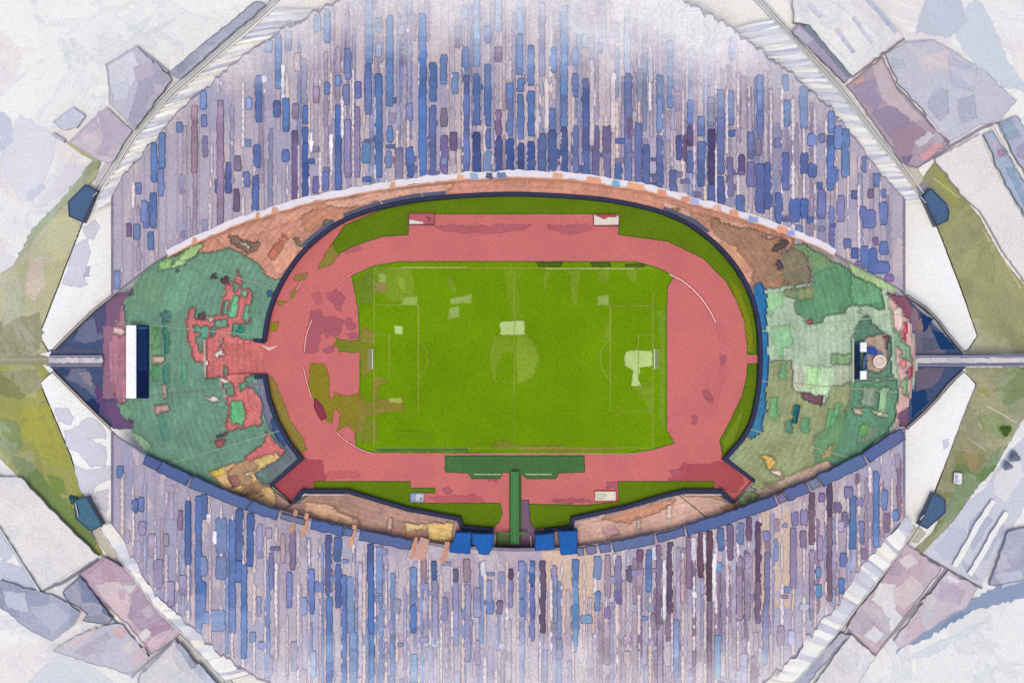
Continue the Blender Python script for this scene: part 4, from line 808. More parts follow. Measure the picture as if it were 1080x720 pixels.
def make_roof(side, tin, tout, segs, label):
    w = at(541, 180 if side < 0 else 620)
    root = thing('stadium_roof', label, 'roof', (w[0], w[1], 0), 'stadium roof leaves')
    xs = np.linspace(117, 955, 290)
    deck = MB()
    NV = 64
    jit = [mnoise.noise(Vector((x * .15, side, 2))) * 8 + mnoise.noise(Vector((x * .5, side, 9))) * 4 + RN.uniform(-1.5, 1.5) for x in xs]
    Pt = []
    for x, jj in zip(xs, jit):
        yi, yo = interp(tin, x), interp(tout, x) + (jj if 130 < x < 942 else 0)
        Pt.append([(x, yi + (yo - yi) * v / NV) for v in range(NV + 1)])
    TH = .9
    T3 = [[at(x, y, zroof(x, y)) for x, y in col] for col in Pt]
    for i in range(len(xs) - 1):
        for v in range(NV):
            cx_ = (Pt[i][v][0] + Pt[i + 1][v][0]) / 2; cy_ = (Pt[i][v][1] + Pt[i + 1][v + 1][1]) / 2
            q = [T3[i][v], T3[i + 1][v], T3[i + 1][v + 1], T3[i][v + 1]]
            if side > 0: q = q[::-1]
            c = roofcol(cx_, cy_)
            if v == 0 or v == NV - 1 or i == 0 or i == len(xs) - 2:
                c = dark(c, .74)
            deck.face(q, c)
            if v % 8 == 0:
                u = [T3[i][v], T3[i][v + 8], T3[i + 1][v + 8], T3[i + 1][v]]
                deck.face([(a[0], a[1], a[2] - TH) for a in u], (150, 146, 160))
        for v in (0, NV):
            a, b_ = T3[i][v], T3[i + 1][v]
            deck.face([a, b_, (b_[0], b_[1], b_[2] - TH), (a[0], a[1], a[2] - TH)], (160, 154, 170))
    for i in (0, len(xs) - 1):
        for v in range(NV):
            a, b_ = T3[i][v], T3[i][v + 1]
            deck.face([a, b_, (b_[0], b_[1], b_[2] - TH), (a[0], a[1], a[2] - TH)], (160, 154, 170))
    deck.build('roof_deck', 'roofing', root)
    # glazed strips: the largest are parts of their own
    segs = sorted(segs, key=lambda s: -(s[2] - s[1]) * s[3])
    rest = MB()
    for k, (x, y0, y1, wd, c) in enumerate(segs):
        wd *= .92 if side < 0 else .86
        lo, hi = interp(tin, x), interp(tout, x)
        if side < 0:
            y1 = min(y1, lo - 3); y0 = max(y0, hi + 3)
        else:
            y0 = max(y0, lo + (14 if 150 < x < 955 else 2)); y1 = min(y1, hi - 3)
        if y1 - y0 < 3: continue
        if y0 < 1.5 and side < 0: y0 = -18
        if y1 > 718 and side > 0: y1 = 738
        if k < 96:
            b = MB(); strip(b, x, y0, y1, wd, c, h=.46); b.build('roof_panel', 'glazing', root)
        else:
            strip(rest, x, y0, y1, wd, c, h=.44)
    # short faded panels between them
    occ = [(s[0], s[1], s[2], s[3]) for s in segs]
    x = 123.0
    while x < 950:
        lo, hi = interp(tin, x), interp(tout, x)
        a, b_ = (hi + 6, lo - 5) if side < 0 else (lo + 16, hi - 6)
        y = a + RN.uniform(0, 25)
        while y < b_ - 8:
            if side < 0: dens = np.interp(y, [0, 90, 200, 280], [.25, .4, .8, .8]) * np.interp(x, [117, 200, 320, 360, 860, 900, 955], [.15, .25, .45, 1, 1, .6, .3])
            else: dens = np.interp(y, [480, 600, 720], [.45, .5, .4]) * np.interp(x, [117, 200, 955], [.5, .9, .8])
            nz = side < 0 and y > 120 and 330 < x < 890
            Ls = RN.uniform(10, 60) if nz else RN.uniform(5, 40)
            y2 = min(b_, y + Ls)
            free = not any(abs(x - ox) < ow / 2 + 4 and y < oy1 + 2 and y2 > oy0 - 2 for ox, oy0, oy1, ow in occ)
            if free and RN.random() < dens:
                near = 1 if side < 0 and y > 130 and x > 340 else 0
                c = RN.choice([(150, 146, 182), (134, 130, 172), (160, 140, 166), (120, 134, 180), (176, 160, 178)] if not near else [(104, 104, 156), (96, 112, 166), (124, 100, 144), (134, 128, 172), (112, 120, 170)])
                if side > 0:
                    c = RN.choice([(168, 164, 196), (150, 150, 190), (176, 152, 172), (186, 170, 190), (146, 160, 198)] + ([(150, 122, 146), (140, 110, 134)] if x > 640 else []))
                strip(rest, x + RN.uniform(-.5, .5), y, y2, RN.uniform(3.2, 6.2), c, h=.26, rim=.88, jag=1.6)
            y = y2 + (RN.uniform(3, 12) if nz else RN.uniform(4, 22))
        x += 11.6
    for k in range(60 if side < 0 else 26):
        xk = 119 + 11.6 * RN.randrange(18, 66) + RN.uniform(0, 6)
        lo = interp(tin, xk)
        yk = lo - abs(RN.gauss(0, 32)) - 8 if side < 0 else lo + 18 + abs(RN.gauss(0, 60))
        if not (4 < yk < 716): continue
        hw = RN.choice([5, 6, 8, 9]) / 2; hh_ = RN.uniform(1.2, 3.2)
        c = RN.choice([(84, 98, 156), (108, 106, 154), (128, 118, 160), (76, 104, 168)]) if side < 0 else RN.choice([(140, 146, 190), (152, 132, 166), (120, 142, 188)])
        pp = rough([(xk - hw, yk - hh_), (xk + hw, yk - hh_), (xk + hw, yk + hh_), (xk - hw, yk + hh_)], .5, 2)
        for q, dz_, cc in ((offset(pp, .6), .36, dark(c, .8)), (pp, .46, c)):
            cc = tuple(round(v) for v in hazed(grey(cc), xk, yk))
            rest.sheet([at(a, b_, zroof(a, b_) + dz_ + .01 * (k % 5)) for a, b_ in q], cc)
    rest.build('roof_panel', 'glazing', root, kind='stuff')
    # long faint strips that run the depth of the roof
    xx = 130.0; faint = MB()
    while xx < 948:
        lo, hi = interp(tin, xx), interp(tout, xx)
        a, b_ = (hi + 5, lo - 5) if side < 0 else (lo + 16, hi - 6)
        a, b_ = max(a, -25), min(b_, 745)
        y = a + RN.uniform(0, 50)
        dens = np.interp(xx, [117, 220, 320, 360, 840, 900, 955], [.1, .2, .4, .75, .7, .45, .25])
        while y < b_ - 30:
            y2 = min(b_, y + RN.uniform(40, 190))
            if RN.random() < dens:
                ym = (y + y2) / 2
                if side < 0:
                    c = RN.choice([(168, 154, 172), (152, 148, 174), (180, 160, 168), (136, 146, 178), (160, 140, 160), (184, 170, 178)])
                else:
                    c = RN.choice([(174, 164, 184), (158, 158, 188), (188, 168, 176)] + ([(128, 152, 196)] * 2 if xx < 620 else [(158, 130, 148), (146, 118, 140), (168, 142, 156)]))
                strip(faint, xx + RN.uniform(-1.5, 1.5), y, y2, RN.uniform(2.2, 4.6), c, h=.12, rim=.86, jag=1.5)
            y = y2 + RN.uniform(4, 30)
        xx += 5.8
    faint.build('faint_strip', 'glazing', root, kind='stuff')
    # ribs with pale beads
    x = 128.8; k = 0
    while x < 952:
        lo, hi = interp(tin, x), interp(tout, x)
        a, b_ = (hi + 3, lo - 2) if side < 0 else (lo + 13, hi - 3)
        b = MB()
        c = mixc(roofcol(x, (a + b_) / 2), (140, 128, 160), .35)
        ys = list(np.arange(a, b_, 6)) + [b_]
        for u, v in zip(ys[:-1], ys[1:]):
            cc = tuple(round(q) for q in hazed((152, 140, 168), x, u))
            b.ribbon([(x, u), (x, v)], .55, .18, cc, zf=zroof)
            b.ribbon([(x + .9, u), (x + .9, v)], .45, .19, tuple(round(q) for q in hazed((208, 198, 208), x, u)), zf=zroof)
        y = a + RN.uniform(0, 20)
        while y < b_ - 6:
            L_ = RN.choice([2, 3, 5, 8, 14, 22, 34])
            dn = np.interp(y, [40, 110, 180, 250], [.12, .6, .9, .9]) * np.interp(x, [117, 280, 330, 860, 955], [.25, .5, 1, 1, .4]) if side < 0 else np.interp(x, [117, 260, 330], [.35, .75, .95])
            if RN.random() < dn:
                cw = RN.choice([(218, 204, 208), (222, 204, 200), (204, 188, 198), (216, 198, 188), (226, 216, 218)])
                wz = RN.uniform(1.4, 3.2); n_ = max(2, int(L_ * 2 / 2.6)); sd_ = RN.uniform(0, 99)
                ln_ = [(x + mnoise.noise(Vector((sd_, q * .5, 1))) * .8, y + (min(b_, y + L_ * 2) - y) * q / n_) for q in range(n_ + 1)]
                ww_ = [wz * (.45 if q in (0, n_) else 1 + .35 * math.sin(q * 2.2 + sd_) + .45 * mnoise.noise(Vector((sd_, q * .9, 6)))) for q in range(n_ + 1)]
                b.ribbon(ln_, [v + 1.3 for v in ww_], .23, tuple(round(q) for q in hazed((150, 138, 160), x, y)), zf=zroof)
                b.ribbon(ln_, ww_, .30, tuple(round(q) for q in hazed(cw, x, y)), thick=.1, zf=zroof)
            y += L_ * 2 + RN.uniform(2, 14)
        b.build('rib', 'roofing', root)
        x += 11.6; k += 1
    # inner edge beam
    if side < 0:
        b = MB()
        L_ = [(x, interp(tin, x) - 3 + RN.uniform(-.6, .6)) for x in np.arange(176, 884, 5)]
        b.ribbon(L_, [7 + 3.2 * mnoise.noise(Vector((p[0] * .07, 0, 0))) + 2.2 * mnoise.noise(Vector((p[0] * .3, 4, 0))) for p in L_], .7, (228, 222, 228), thick=1.6, zf=zroof); b.ribbon([(p[0], p[1] + 4.2) for p in L_], [1.2 + 1.4 * abs(mnoise.noise(Vector((p[0] * .2, 7, 0)))) for p in L_], .95, (220, 158, 126), thick=.4, zf=zroof); b.build('gutter', 'metal', root)
        fl = MB()
        for x, ww, c in [(205, 4, (206, 156, 128)), (272, 3, (206, 150, 120)), (290, 6, (206, 160, 140)), (414, 4, (214, 160, 130)), (486, 6, (222, 170, 140)), (500, 8, (150, 176, 200)), (516, 6, (86, 86, 120)), (529, 9, (106, 130, 170)), (588, 10, (222, 170, 140)), (626, 14, (226, 156, 126)), (650, 7, (120, 166, 190)), (668, 10, (226, 164, 132)), (676, 6, (226, 166, 136)), (698, 9, (222, 146, 112)), (723, 9, (216, 146, 116)), (733, 8, (170, 176, 216)), (757, 7, (222, 176, 154)), (774, 9, (222, 156, 122)), (794, 9, (142, 164, 208)), (825, 9, (228, 156, 130)), (834, 8, (146, 158, 206))]:
            y = interp(tin, x) - 2
            fl.sheet([at(a, b_, zroof(a, b_) + .95 + .01 * (x % 7)) for a, b_ in rough([(x - ww / 2, y - 3.5), (x + ww / 2, y - 2.5), (x + ww / 2 + 1, y + 3.5), (x - ww / 2 - 1, y + 3)], .9, 2)], c)
        fl.build('gutter_hatch', 'paintwork', root, kind='stuff')
    else:
        for x0, x1, wd, c in [(152, 168, 14, (62, 84, 142)), (168, 199, 15, (64, 88, 146)), (201, 262, 15, (72, 98, 152)), (263, 293, 14, (70, 98, 156)), (296, 322, 9, (104, 112, 140)), (328, 362, 13, (62, 96, 160)), (363, 372, 12, (84, 106, 156)), (379, 434, 14, (76, 96, 150)), (609, 616, 12, (110, 130, 170)), (618, 629, 11, (128, 120, 160)), (632, 644, 12, (102, 114, 160)), (646, 690, 14, (88, 108, 152)), (693, 722, 12, (82, 100, 150)), (724, 818, 15, (70, 94, 152)), (820, 828, 13, (126, 110, 150)), (829, 852, 15, (82, 96, 156)), (854, 864, 14, (120, 126, 150)), (865, 912, 16, (76, 104, 152)), (914, 938, 16, (74, 96, 154)), (936, 953, 15, (88, 94, 146))]:
            b = MB()
            L_ = [(x, interp(tin, x) + 6 + RN.uniform(-.4, .4)) for x in np.linspace(x0, x1, max(3, int((x1 - x0) / 2.5)))]
            nw = [wd - 2.5 + 3.0 * mnoise.noise(Vector((p[0] * .11, 3, 0))) + 2.0 * mnoise.noise(Vector((p[0] * .5, 9, 0))) for p in L_]; b.ribbon(L_, nw, .9, dark(c, .7), thick=1.6, zf=zroof)
            L2 = [(min(max(p[0], x0 + 1), x1 - 1), p[1]) for p in L_]; c = grey(mixc(c, (96, 120, 176), .2), .12)
            b.ribbon(L2, [v - 2 for v in nw], 1.1, c, zf=zroof)
            b.build('beam_panel', 'paintwork', root)
        b = MB()
        for x, ww, c in [(372, 6, (216, 160, 130)), (437, 5, (206, 146, 120)), (470, 7, (206, 150, 130)), (322, 6, (216, 156, 120)), (310, 6, (196, 150, 130)), (446, 14, (206, 160, 144))]:
            y = interp(tin, x) + 6
            b.ribbon(rough([(x + 2, y - 9), (x, y), (x - 3, y + 14)], .6, 3, False), ww * .7, .8, c, zf=zroof)
        b.build('rust_streak', 'roofing', root, kind='stuff')
    # columns under the outer edge
    for x in np.linspace(170, 900, 10):
        y = interp(tout, x) + (12 if side < 0 else -12)
        q = at(x, y, 22)
        b = MB(); b.tube((q[0], q[1], 0), (q[0], q[1], zroof(x, y) - .9), 1.0, (214, 210, 206)); b.build('column', 'stone', root)
make_roof(-1, RN_IN, RN_OUT, NORTH, 'lavender roof leaf with many blue strips and a white gutter along its inner edge')
make_roof(1, RS_IN, RS_OUT, SOUTH, 'lavender and peach roof leaf with a blue panelled beam along its inner edge')

# ------------------------------------------------------------------ pleated canopies and the path round the roofs
PLEAT = [([(117, 214), (128, 186), (148, 164), (166, 144), (184, 122), (208, 100), (234, 78), (260, 56), (298, 32), (340, 8)], [(97, 224), (104, 206), (118, 184), (136, 158), (152, 134), (172, 112), (196, 90), (226, 64), (262, 34), (290, 8)], 'white pleated canopy fanned between the olive L-shaped verge and the faint lavender roof end'),
         ([(955, 214), (944, 200), (924, 176), (904, 150), (880, 118), (856, 96), (834, 78), (800, 50), (770, 30)], [(972, 214), (962, 196), (944, 172), (922, 146), (902, 118), (880, 92), (862, 72), (840, 46), (815, 20)], 'crisp white pleated canopy below the striped white hall'),
         ([(117, 552), (128, 566), (140, 588), (160, 622), (176, 640), (206, 662), (232, 690), (262, 712)], [(105, 558), (114, 572), (126, 590), (146, 616), (166, 644), (192, 668), (214, 694), (236, 718)], 'ragged white pleated canopy beside the mauve flat roofs with a bright triangle near its end'),
         ([(955, 545), (944, 556), (924, 578), (900, 610), (884, 638), (862, 660), (838, 692), (815, 716)], [(964, 558), (952, 578), (936, 600), (914, 628), (894, 652), (880, 672), (858, 698), (838, 720)], 'pale pleated canopy beside the pink flat roof with white squares')]
for li, lo_, lab in PLEAT:
    def par(L, t_):
        d = [0]
        for a, b_ in zip(L[:-1], L[1:]): d.append(d[-1] + math.hypot(b_[0] - a[0], b_[1] - a[1]))
        v = t_ * d[-1]
        return (float(np.interp(v, d, [p[0] for p in L])), float(np.interp(v, d, [p[1] for p in L])))
    mid = par(lo_, .5); w = at(*mid)
    o = thing('pleated_canopy', lab, 'canopy', (w[0], w[1], 0), 'white pleated canopies')
    b = MB()
    L0 = sum(math.hypot(b2[0] - a[0], b2[1] - a[1]) for a, b2 in zip(li[:-1], li[1:]))
    t_ = 0; ts = [0]
    while t_ < 1:
        t_ += (RN.uniform(2.2, 5.2) if lo_[0][1] < 380 else RN.uniform(3.5, 10)) / L0; ts.append(min(1, t_))
    prev = None
    for k, tt in enumerate(ts):
        zz = 6.0 + (.8 if k % 2 else 0) + RN.uniform(-.2, .2)
        i_ = par(li, min(1, tt + RN.uniform(-.006, .006))); e_ = par(lo_, tt)
        mx, my = (i_[0] + e_[0]) / 2 + RN.uniform(-2, 2), (i_[1] + e_[1]) / 2 + RN.uniform(-2, 2)
        q_ = RN.uniform(-.15, .8); dx = (i_[0] - e_[0]) * q_; dy = (i_[1] - e_[1]) * q_
        ro = [at(e_[0], e_[1], zz - 1.2), at(mx, my, zz), at(i_[0] + dx, i_[1] + dy, zz + .4)]
        if prev:
            c = RN.choice([(244, 243, 240), (244, 243, 240), (240, 238, 232), (222, 224, 232), (206, 208, 222)])
            for a in range(2):
                b.face([prev[a], ro[a], ro[a + 1], prev[a + 1]], c)
        prev = ro
    b.build('fabric', 'cloth', o)
    b = MB(); b.ribbon([par(lo_, i / 30) for i in range(31)], .8, 6.0, (226, 224, 220), thick=.6); b.build('edge_beam', 'metal', o)
    for f in (.1, .3, .5, .7, .9):
        q = par(lo_, f); q = at(q[0], q[1], 6)
        c = MB(); c.tube((q[0], q[1], 0), (q[0], q[1], 5.4), .22, (220, 218, 216)); c.build('post', 'metal', o)

PATHS = [([(101, 203), (115, 181), (140, 141), (180, 96), (226, 56), (266, 21), (300, -10)], 'twin white kerb wall beside the dark grey flat roof and the mauve roof'), ([(972, 206), (945, 168), (925, 144), (885, 92), (834, 36), (795, -6)], 'twin white kerb wall between the crisp pleated canopy and the brown-mauve yard'),
         ([(108, 556), (127, 583), (150, 611), (192, 667), (240, 720), (262, 745)], 'twin kerb wall beside the mauve flat roof and the ragged white canopy'), ([(967, 556), (950, 580), (925, 620), (887, 667), (838, 722), (815, 745)], 'thin white kerb wall beside the pink flat roof')]
pm = MB()
for L_, lab in PATHS:
    q = resample(L_, 8, False)
    pm.ribbon(q, 6, .12, (198, 203, 206))
    w = at(*L_[2]); o = thing('kerb_wall', lab, 'wall', (w[0], w[1], 0), 'kerb walls round the roofs')
    for s in (-1, 1):
        n_ = []
        for i, p_ in enumerate(q):
            a, c = q[max(0, i - 1)], q[min(len(q) - 1, i + 1)]
            l = math.hypot(c[0] - a[0], c[1] - a[1])
            n_.append((p_[0] + s * 3.1 * (c[1] - a[1]) / l, p_[1] - s * 3.1 * (c[0] - a[0]) / l))
        b = MB(); b.ribbon(n_, 2.2, .5, (150, 150, 158), thick=.5); b.ribbon(n_, 1.1, .9, (240, 239, 236), thick=.5); b.build('coping', 'stone', o)
pm.build('perimeter_path', 'stone', kind='structure')

# ------------------------------------------------------------------ gate canopies, footbridges, scoreboards
def gate(cx, poly, patches, beams, lab, bcol):
    w = at(*cx); o = thing('gate_canopy', lab, 'canopy', (w[0], w[1], 0), 'navy gate canopies')
    b = MB(); b.prism(poly, 7.4, 8, (66, 82, 118)); b.build('canopy_roof', 'glazing', o)
    b = MB(); zz = 8.03
    for q, c in patches:
        b.patch(q, zz, c, rim=dark(c, .85), rw=.4, amp=1); zz += .012
    b.build('roof_covering', 'roofing', o)
    for L_ in beams:
        b = MB(); b.ribbon(resample(L_, 6, False), 3.2, 9.2, dark(bcol, .62), thick=1.6); b.ribbon(resample(L_, 6, False), 1.7, 9.5, bcol, thick=.4); b.build('edge_beam', 'stone', o)
    for q in poly:
        q = (q[0] * .9 + cx[0] * .1, q[1] * .9 + cx[1] * .1)
        p_ = at(q[0], q[1], 7); b = MB(); b.tube((p_[0], p_[1], 0), (p_[0], p_[1], 7.4), .4, (150, 146, 150)); b.build('column', 'stone', o)
SL = (112, 110, 136)
gate((85, 380), [(118, 312), (58, 368), (52, 374), (52, 386), (58, 392), (84, 418), (116, 450), (150, 452), (150, 308)],
     [([(84, 345), (96, 335), (106, 340), (108, 358), (90, 362), (78, 358)], (108, 114, 142)), ([(98, 330), (112, 320), (112, 345), (104, 352)], (82, 84, 118)), ([(60, 386), (90, 385), (96, 405), (108, 410), (108, 425), (92, 410), (72, 400)], (112, 116, 140)), ([(56, 384), (74, 388), (70, 398)], (58, 78, 112)), ([(84, 392), (94, 392), (98, 408), (90, 404)], (142, 136, 148)),
      ([(100, 405), (106, 408), (112, 424), (118, 440), (112, 440), (102, 425)], (100, 76, 116)), ([(54, 370), (70, 366), (108, 370), (108, 388), (56, 388)], (92, 94, 122)), ([(96, 420), (106, 426), (104, 436), (92, 424)], (42, 56, 96)), ([(112, 316), (122, 309), (150, 310), (150, 345), (112, 345)], (128, 96, 126)), ([(110, 425), (150, 415), (150, 452), (120, 452)], (110, 84, 124)), ([(109, 345), (150, 342), (150, 420), (109, 420)], (150, 112, 136))],
     [[(57, 368), (84, 341), (100, 326), (122, 309)], [(55, 391), (84, 420), (100, 436), (116, 451)]], 'navy triangular gate canopy with slate patches behind the white-topped scoreboard', (176, 168, 158))
gate((985, 380), [(955, 312), (1014, 371), (1018, 376), (1018, 388), (1012, 392), (957, 450), (925, 450), (925, 312)],
     [([(963, 342), (978, 336), (984, 352), (998, 366), (996, 378), (966, 386)], (112, 108, 128)), ([(966, 388), (996, 388), (992, 398), (984, 408), (966, 412)], (110, 102, 122)), ([(955, 320), (966, 326), (970, 340), (964, 350)], (142, 120, 134)), ([(966, 338), (978, 334), (980, 346), (968, 350)], (146, 120, 126)), ([(972, 358), (988, 356), (994, 366), (974, 370)], (92, 98, 118)),
      ([(962, 414), (976, 412), (978, 424), (962, 440)], (30, 64, 108)), ([(984, 348), (994, 352), (1008, 368), (992, 368)], (26, 62, 108)), ([(972, 330), (984, 336), (978, 346), (974, 350)], (30, 60, 104)), ([(926, 313), (956, 313), (962, 326), (958, 345), (926, 345)], (146, 96, 116)), ([(926, 345), (957, 345), (964, 380), (958, 425), (926, 425)], (204, 166, 166)), ([(926, 424), (958, 424), (958, 450), (926, 450)], (126, 92, 120))],
     [[(957, 312), (976, 324), (990, 338), (1000, 352), (1016, 371)], [(1016, 391), (1000, 406), (990, 419), (976, 434), (956, 452)]], 'navy triangular gate canopy with plum patches where the long footbridge enters', (150, 146, 146))
def bridge(x0, x1, lab):
    w = at((x0 + x1) / 2, 379); o = thing('footbridge', lab, 'footbridge', (w[0], w[1], 0), 'footbridges to the gates')
    xs = list(np.linspace(x0, x1, 14))
    b = MB(); b.ribbon([(x, 380) for x in xs], 9, 9.9, (150, 150, 172), thick=.8)
    for a, c in zip(xs[:-1], xs[1:]):
        b.patch([(a, 378 + RN.uniform(-1.5, .5)), (c, 377.5 + RN.uniform(-1, .5)), (c, 382 + RN.uniform(-.5, 1.3)), (a, 382 + RN.uniform(-.5, 1))], 9.95 + .01 * RN.random(), RN.choice([(206, 202, 206), (192, 190, 198), (214, 210, 208)]), rim=False, amp=.5)
    b.build('deck', 'stone', o)
    for y in (375.2, 385):
        b = MB(); b.ribbon([(x, y) for x in xs], 2.6, 10.2, (86, 90, 132), thick=.9); b.ribbon([(x, y + .3) for x in xs], .7, 11.0, (178, 178, 186), thick=.2)
        for x in xs:
            q = at(x, y, 10); b.tube((q[0], q[1], 9.8), (q[0], q[1], 10.9), .08, (160, 160, 170), 6)
        b.build('railing', 'metal', o)
    for x in xs[1::4]:
        q = at(x, 380, 9); b = MB(); b.tube((q[0], q[1], 0), (q[0], q[1], 9.1), .7, (160, 158, 160)); b.build('pier', 'stone', o)
bridge(52, 108, 'short grey footbridge crossing the canopy behind the large scoreboard')
bridge(966, 1170, 'long grey footbridge running over the lawn between two green fields')
p = MB()
p.patch([(-60, 373), (40, 374), (52, 376), (52, 386), (40, 384), (-60, 386)], .1, (152, 150, 122), rim=False, amp=.8); p.ribbon([(-60, 379), (10, 379), (50, 379)], 3, .13, (166, 162, 136))
p.build('gravel_path', 'stone', kind='structure')
def board(x0, x1, xs1, y0, y1, z0, lab, d, caps):
    w = at((x0 + xs1) / 2, (y0 + y1) / 2); o = thing('scoreboard', lab, 'scoreboard', (w[0], w[1], zs((x0 + xs1) / 2, 380)), 'scoreboards on the end stands')
    for (a, c) in caps:
        b = MB(); b.prism([(x0, a), (x1, a), (x1, c), (x0, c)], z0 + 6, z0 + 9, (246, 246, 247), side=(214, 214, 218)); b.build('cap', 'paintwork', o)
    b = MB()
    A = [at(x1, y0, z0 + 8.4), at(x1, y1, z0 + 8.4), at(xs1, y1, z0 + 2.4), at(xs1, y0, z0 + 2.4)]
    def quad(a, c, e, f, col, up):
        P = []
        for u, v in ((a, e), (a, f), (c, f), (c, e)):
            p0 = Vector(A[0]).lerp(Vector(A[1]), v); p1 = Vector(A[3]).lerp(Vector(A[2]), v)
            r = p0.lerp(p1, u); P.append((r.x, r.y, r.z + up))
        b.face(P if d > 0 else P[::-1], col)
    quad(0, 1, 0, 1, (20, 44, 92), 0); quad(.15, .85, .05, .62, (34, 58, 108), .12); quad(.15, .85, .66, .95, (26, 40, 84), .14); quad(.12, .88, .02, .05, (70, 110, 160), .1)
    b.build('screen', 'glazing', o)
    b = MB()
    for y in (y0 + 1, y1 - 1):
        p0, p1 = at(x1, y, z0), at(xs1, y, z0)
        b.face([(p0[0], p0[1], z0 + 2), (p0[0], p0[1], z0 + 8.3), (p1[0], p1[1], z0 + 2.3), (p1[0], p1[1], z0 + 2)], (40, 48, 82))
    b.build('side_plate', 'paintwork', o)
    for i in range(5):
        y = y0 + (y1 - y0) * (i + .5) / 5; p0 = at((x0 + x1) / 2, y, z0)
        b = MB(); b.box((p0[0], p0[1], z0 + 1.5), (.7, .7, 11), (120, 120, 130)); b.build('leg', 'metal', o)
board(133, 143.5, 157, 343, 420, 9, 'large scoreboard with a white cap and wide navy screen on the green stand', 1, [(343, 420)])
board(914, 907.5, 901, 361, 400, 6.5, 'small scoreboard with two white caps and a narrow navy screen', -1, [(361, 371), (391, 400)])
b = MB(); b.ribbon([(899.8, 356), (899.8, 404)], .8, zs(900, 380) + 3, (226, 226, 214), thick=.4)
for y in (357, 380, 403):
    q = at(899.8, y, 15); b.tube((q[0], q[1], zs(900, y)), (q[0], q[1], zs(900, y) + 2.8), .12, (210, 210, 200))
tag(b.build('hand_rail', 'metal'), 'thin pale rail standing before the small scoreboard', 'rail', 'hand rails on the stands')
# flame cauldron and blue engine housing
zq = zs(928, 381)
w = at(928, 381, zq); o = thing('cauldron', 'round cream flame cauldron on a short stem behind the small scoreboard', 'cauldron', w)
w = at(928, 381, zq + 5)
b = MB(); b.tube((w[0], w[1], zq - 1), (w[0], w[1], zq + 3.4), .9, (190, 170, 150), 16, .7); b.build('stem', 'stone', o)
b = MB(); b.tube((w[0], w[1], zq + 3.2), (w[0], w[1], zq + 4.6), 1.2, (196, 176, 160), 32, 2.4); b.tube((w[0], w[1], zq + 4.6), (w[0], w[1], zq + 4.8), 2.4, (140, 110, 96), 32); b.build('bowl', 'stone', o)
b = MB()
for i in range(48):
    a0, a1 = 2 * math.pi * i / 48, 2 * math.pi * (i + 1) / 48
    for r0, r1, c, zz in ((1.75, 2.35, (238, 224, 212), 5.0), (1.45, 1.75, (180, 150, 136), 4.96), (0, 1.45, (216, 196, 180), 4.9)):
        b.face([(w[0] + r0 * math.cos(a0), w[1] + r0 * math.sin(a0), zq + zz), (w[0] + r1 * math.cos(a0), w[1] + r1 * math.sin(a0), zq + zz), (w[0] + r1 * math.cos(a1), w[1] + r1 * math.sin(a1), zq + zz), (w[0] + r0 * math.cos(a1), w[1] + r0 * math.sin(a1), zq + zz)][:4] if r0 else [(w[0], w[1], zq + zz), (w[0] + r1 * math.cos(a0), w[1] + r1 * math.sin(a0), zq + zz), (w[0] + r1 * math.cos(a1), w[1] + r1 * math.sin(a1), zq + zz)], c)
b.build('rim', 'paintwork', o)
zq = zs(918, 374)
w = at(918, 372, zq); o = thing('machine_housing', 'bright blue machine housing with a bent arm beside the cauldron', 'machine', w)
b = MB(); b.prism(rough([(914, 367), (922, 366), (926, 370), (924, 374), (917, 374), (913, 371)], .4), zq - 1, zq + 3.6, (40, 74, 160)); b.build('body', 'paintwork', o)
b = MB(); b.ribbon([(923, 371), (932, 373)], 2, zq + 3.2, (110, 122, 170), thick=.6); b.build('arm', 'metal', o); b = MB(); b.ribbon([(914, 374), (911.5, 380), (911.5, 391)], 2.4, zq + 3.2, (66, 94, 160), thick=.6); b.build('arm', 'metal', o)

# ------------------------------------------------------------------ arch anchor pavilions
for q, bits, lab in [([(72, 213), (90, 195), (102, 202), (87, 234), (73, 228)], [(97, 207), (102, 203)], 'navy hexagonal anchor block at the tip of the olive L-shaped verge'), ([(974, 207), (982, 199), (998, 215), (1001, 223), (1000, 232), (988, 238)], [(970, 207), (976, 214)], 'navy hexagonal anchor block on the plain khaki lawn'),
                     ([(78, 528), (91, 524), (107, 553), (96, 560), (80, 547)], [(79, 530), (82, 545)], 'teal-navy anchor block with a dark flank on the yellow-green lawn'), ([(985, 520), (997, 527), (997, 540), (978, 557), (970, 553)], [(970, 548), (974, 543)], 'navy hexagonal anchor block on the lawn with the small white shed')]:
    cx = sum(p[0] for p in q) / len(q); cy = sum(p[1] for p in q) / len(q)
    w = at(cx, cy); o = thing('anchor_block', lab, 'pavilion', (w[0], w[1], 0), 'navy anchor blocks')
    c = (74, 100, 134) if q[0][0] != 78 else (72, 112, 136)
    b = MB(); b.sides(offset(q, .6), 0, 5, (120, 124, 140)); b.build('wall', 'stone', o)
    b = MB(); b.prism(rough(q, .25), 4.6, 5.2, c); b.ribbon([*q, q[0]], 1.0, 5.5, dark(c, .75), thick=.5)
    b.ribbon([q[0], (cx, cy), q[2]], .6, 5.3, dark(c, 1.12)); b.build('roof', 'glazing', o)
    b = MB(); b.ribbon(bits, 2.6, 5.9, (70, 78, 104), thick=.7); b.ribbon([(bits[0][0] + .5, bits[0][1]), (bits[1][0] + .5, bits[1][1])], .8, 6.0, (214, 212, 210)); b.build('vent', 'metal', o)

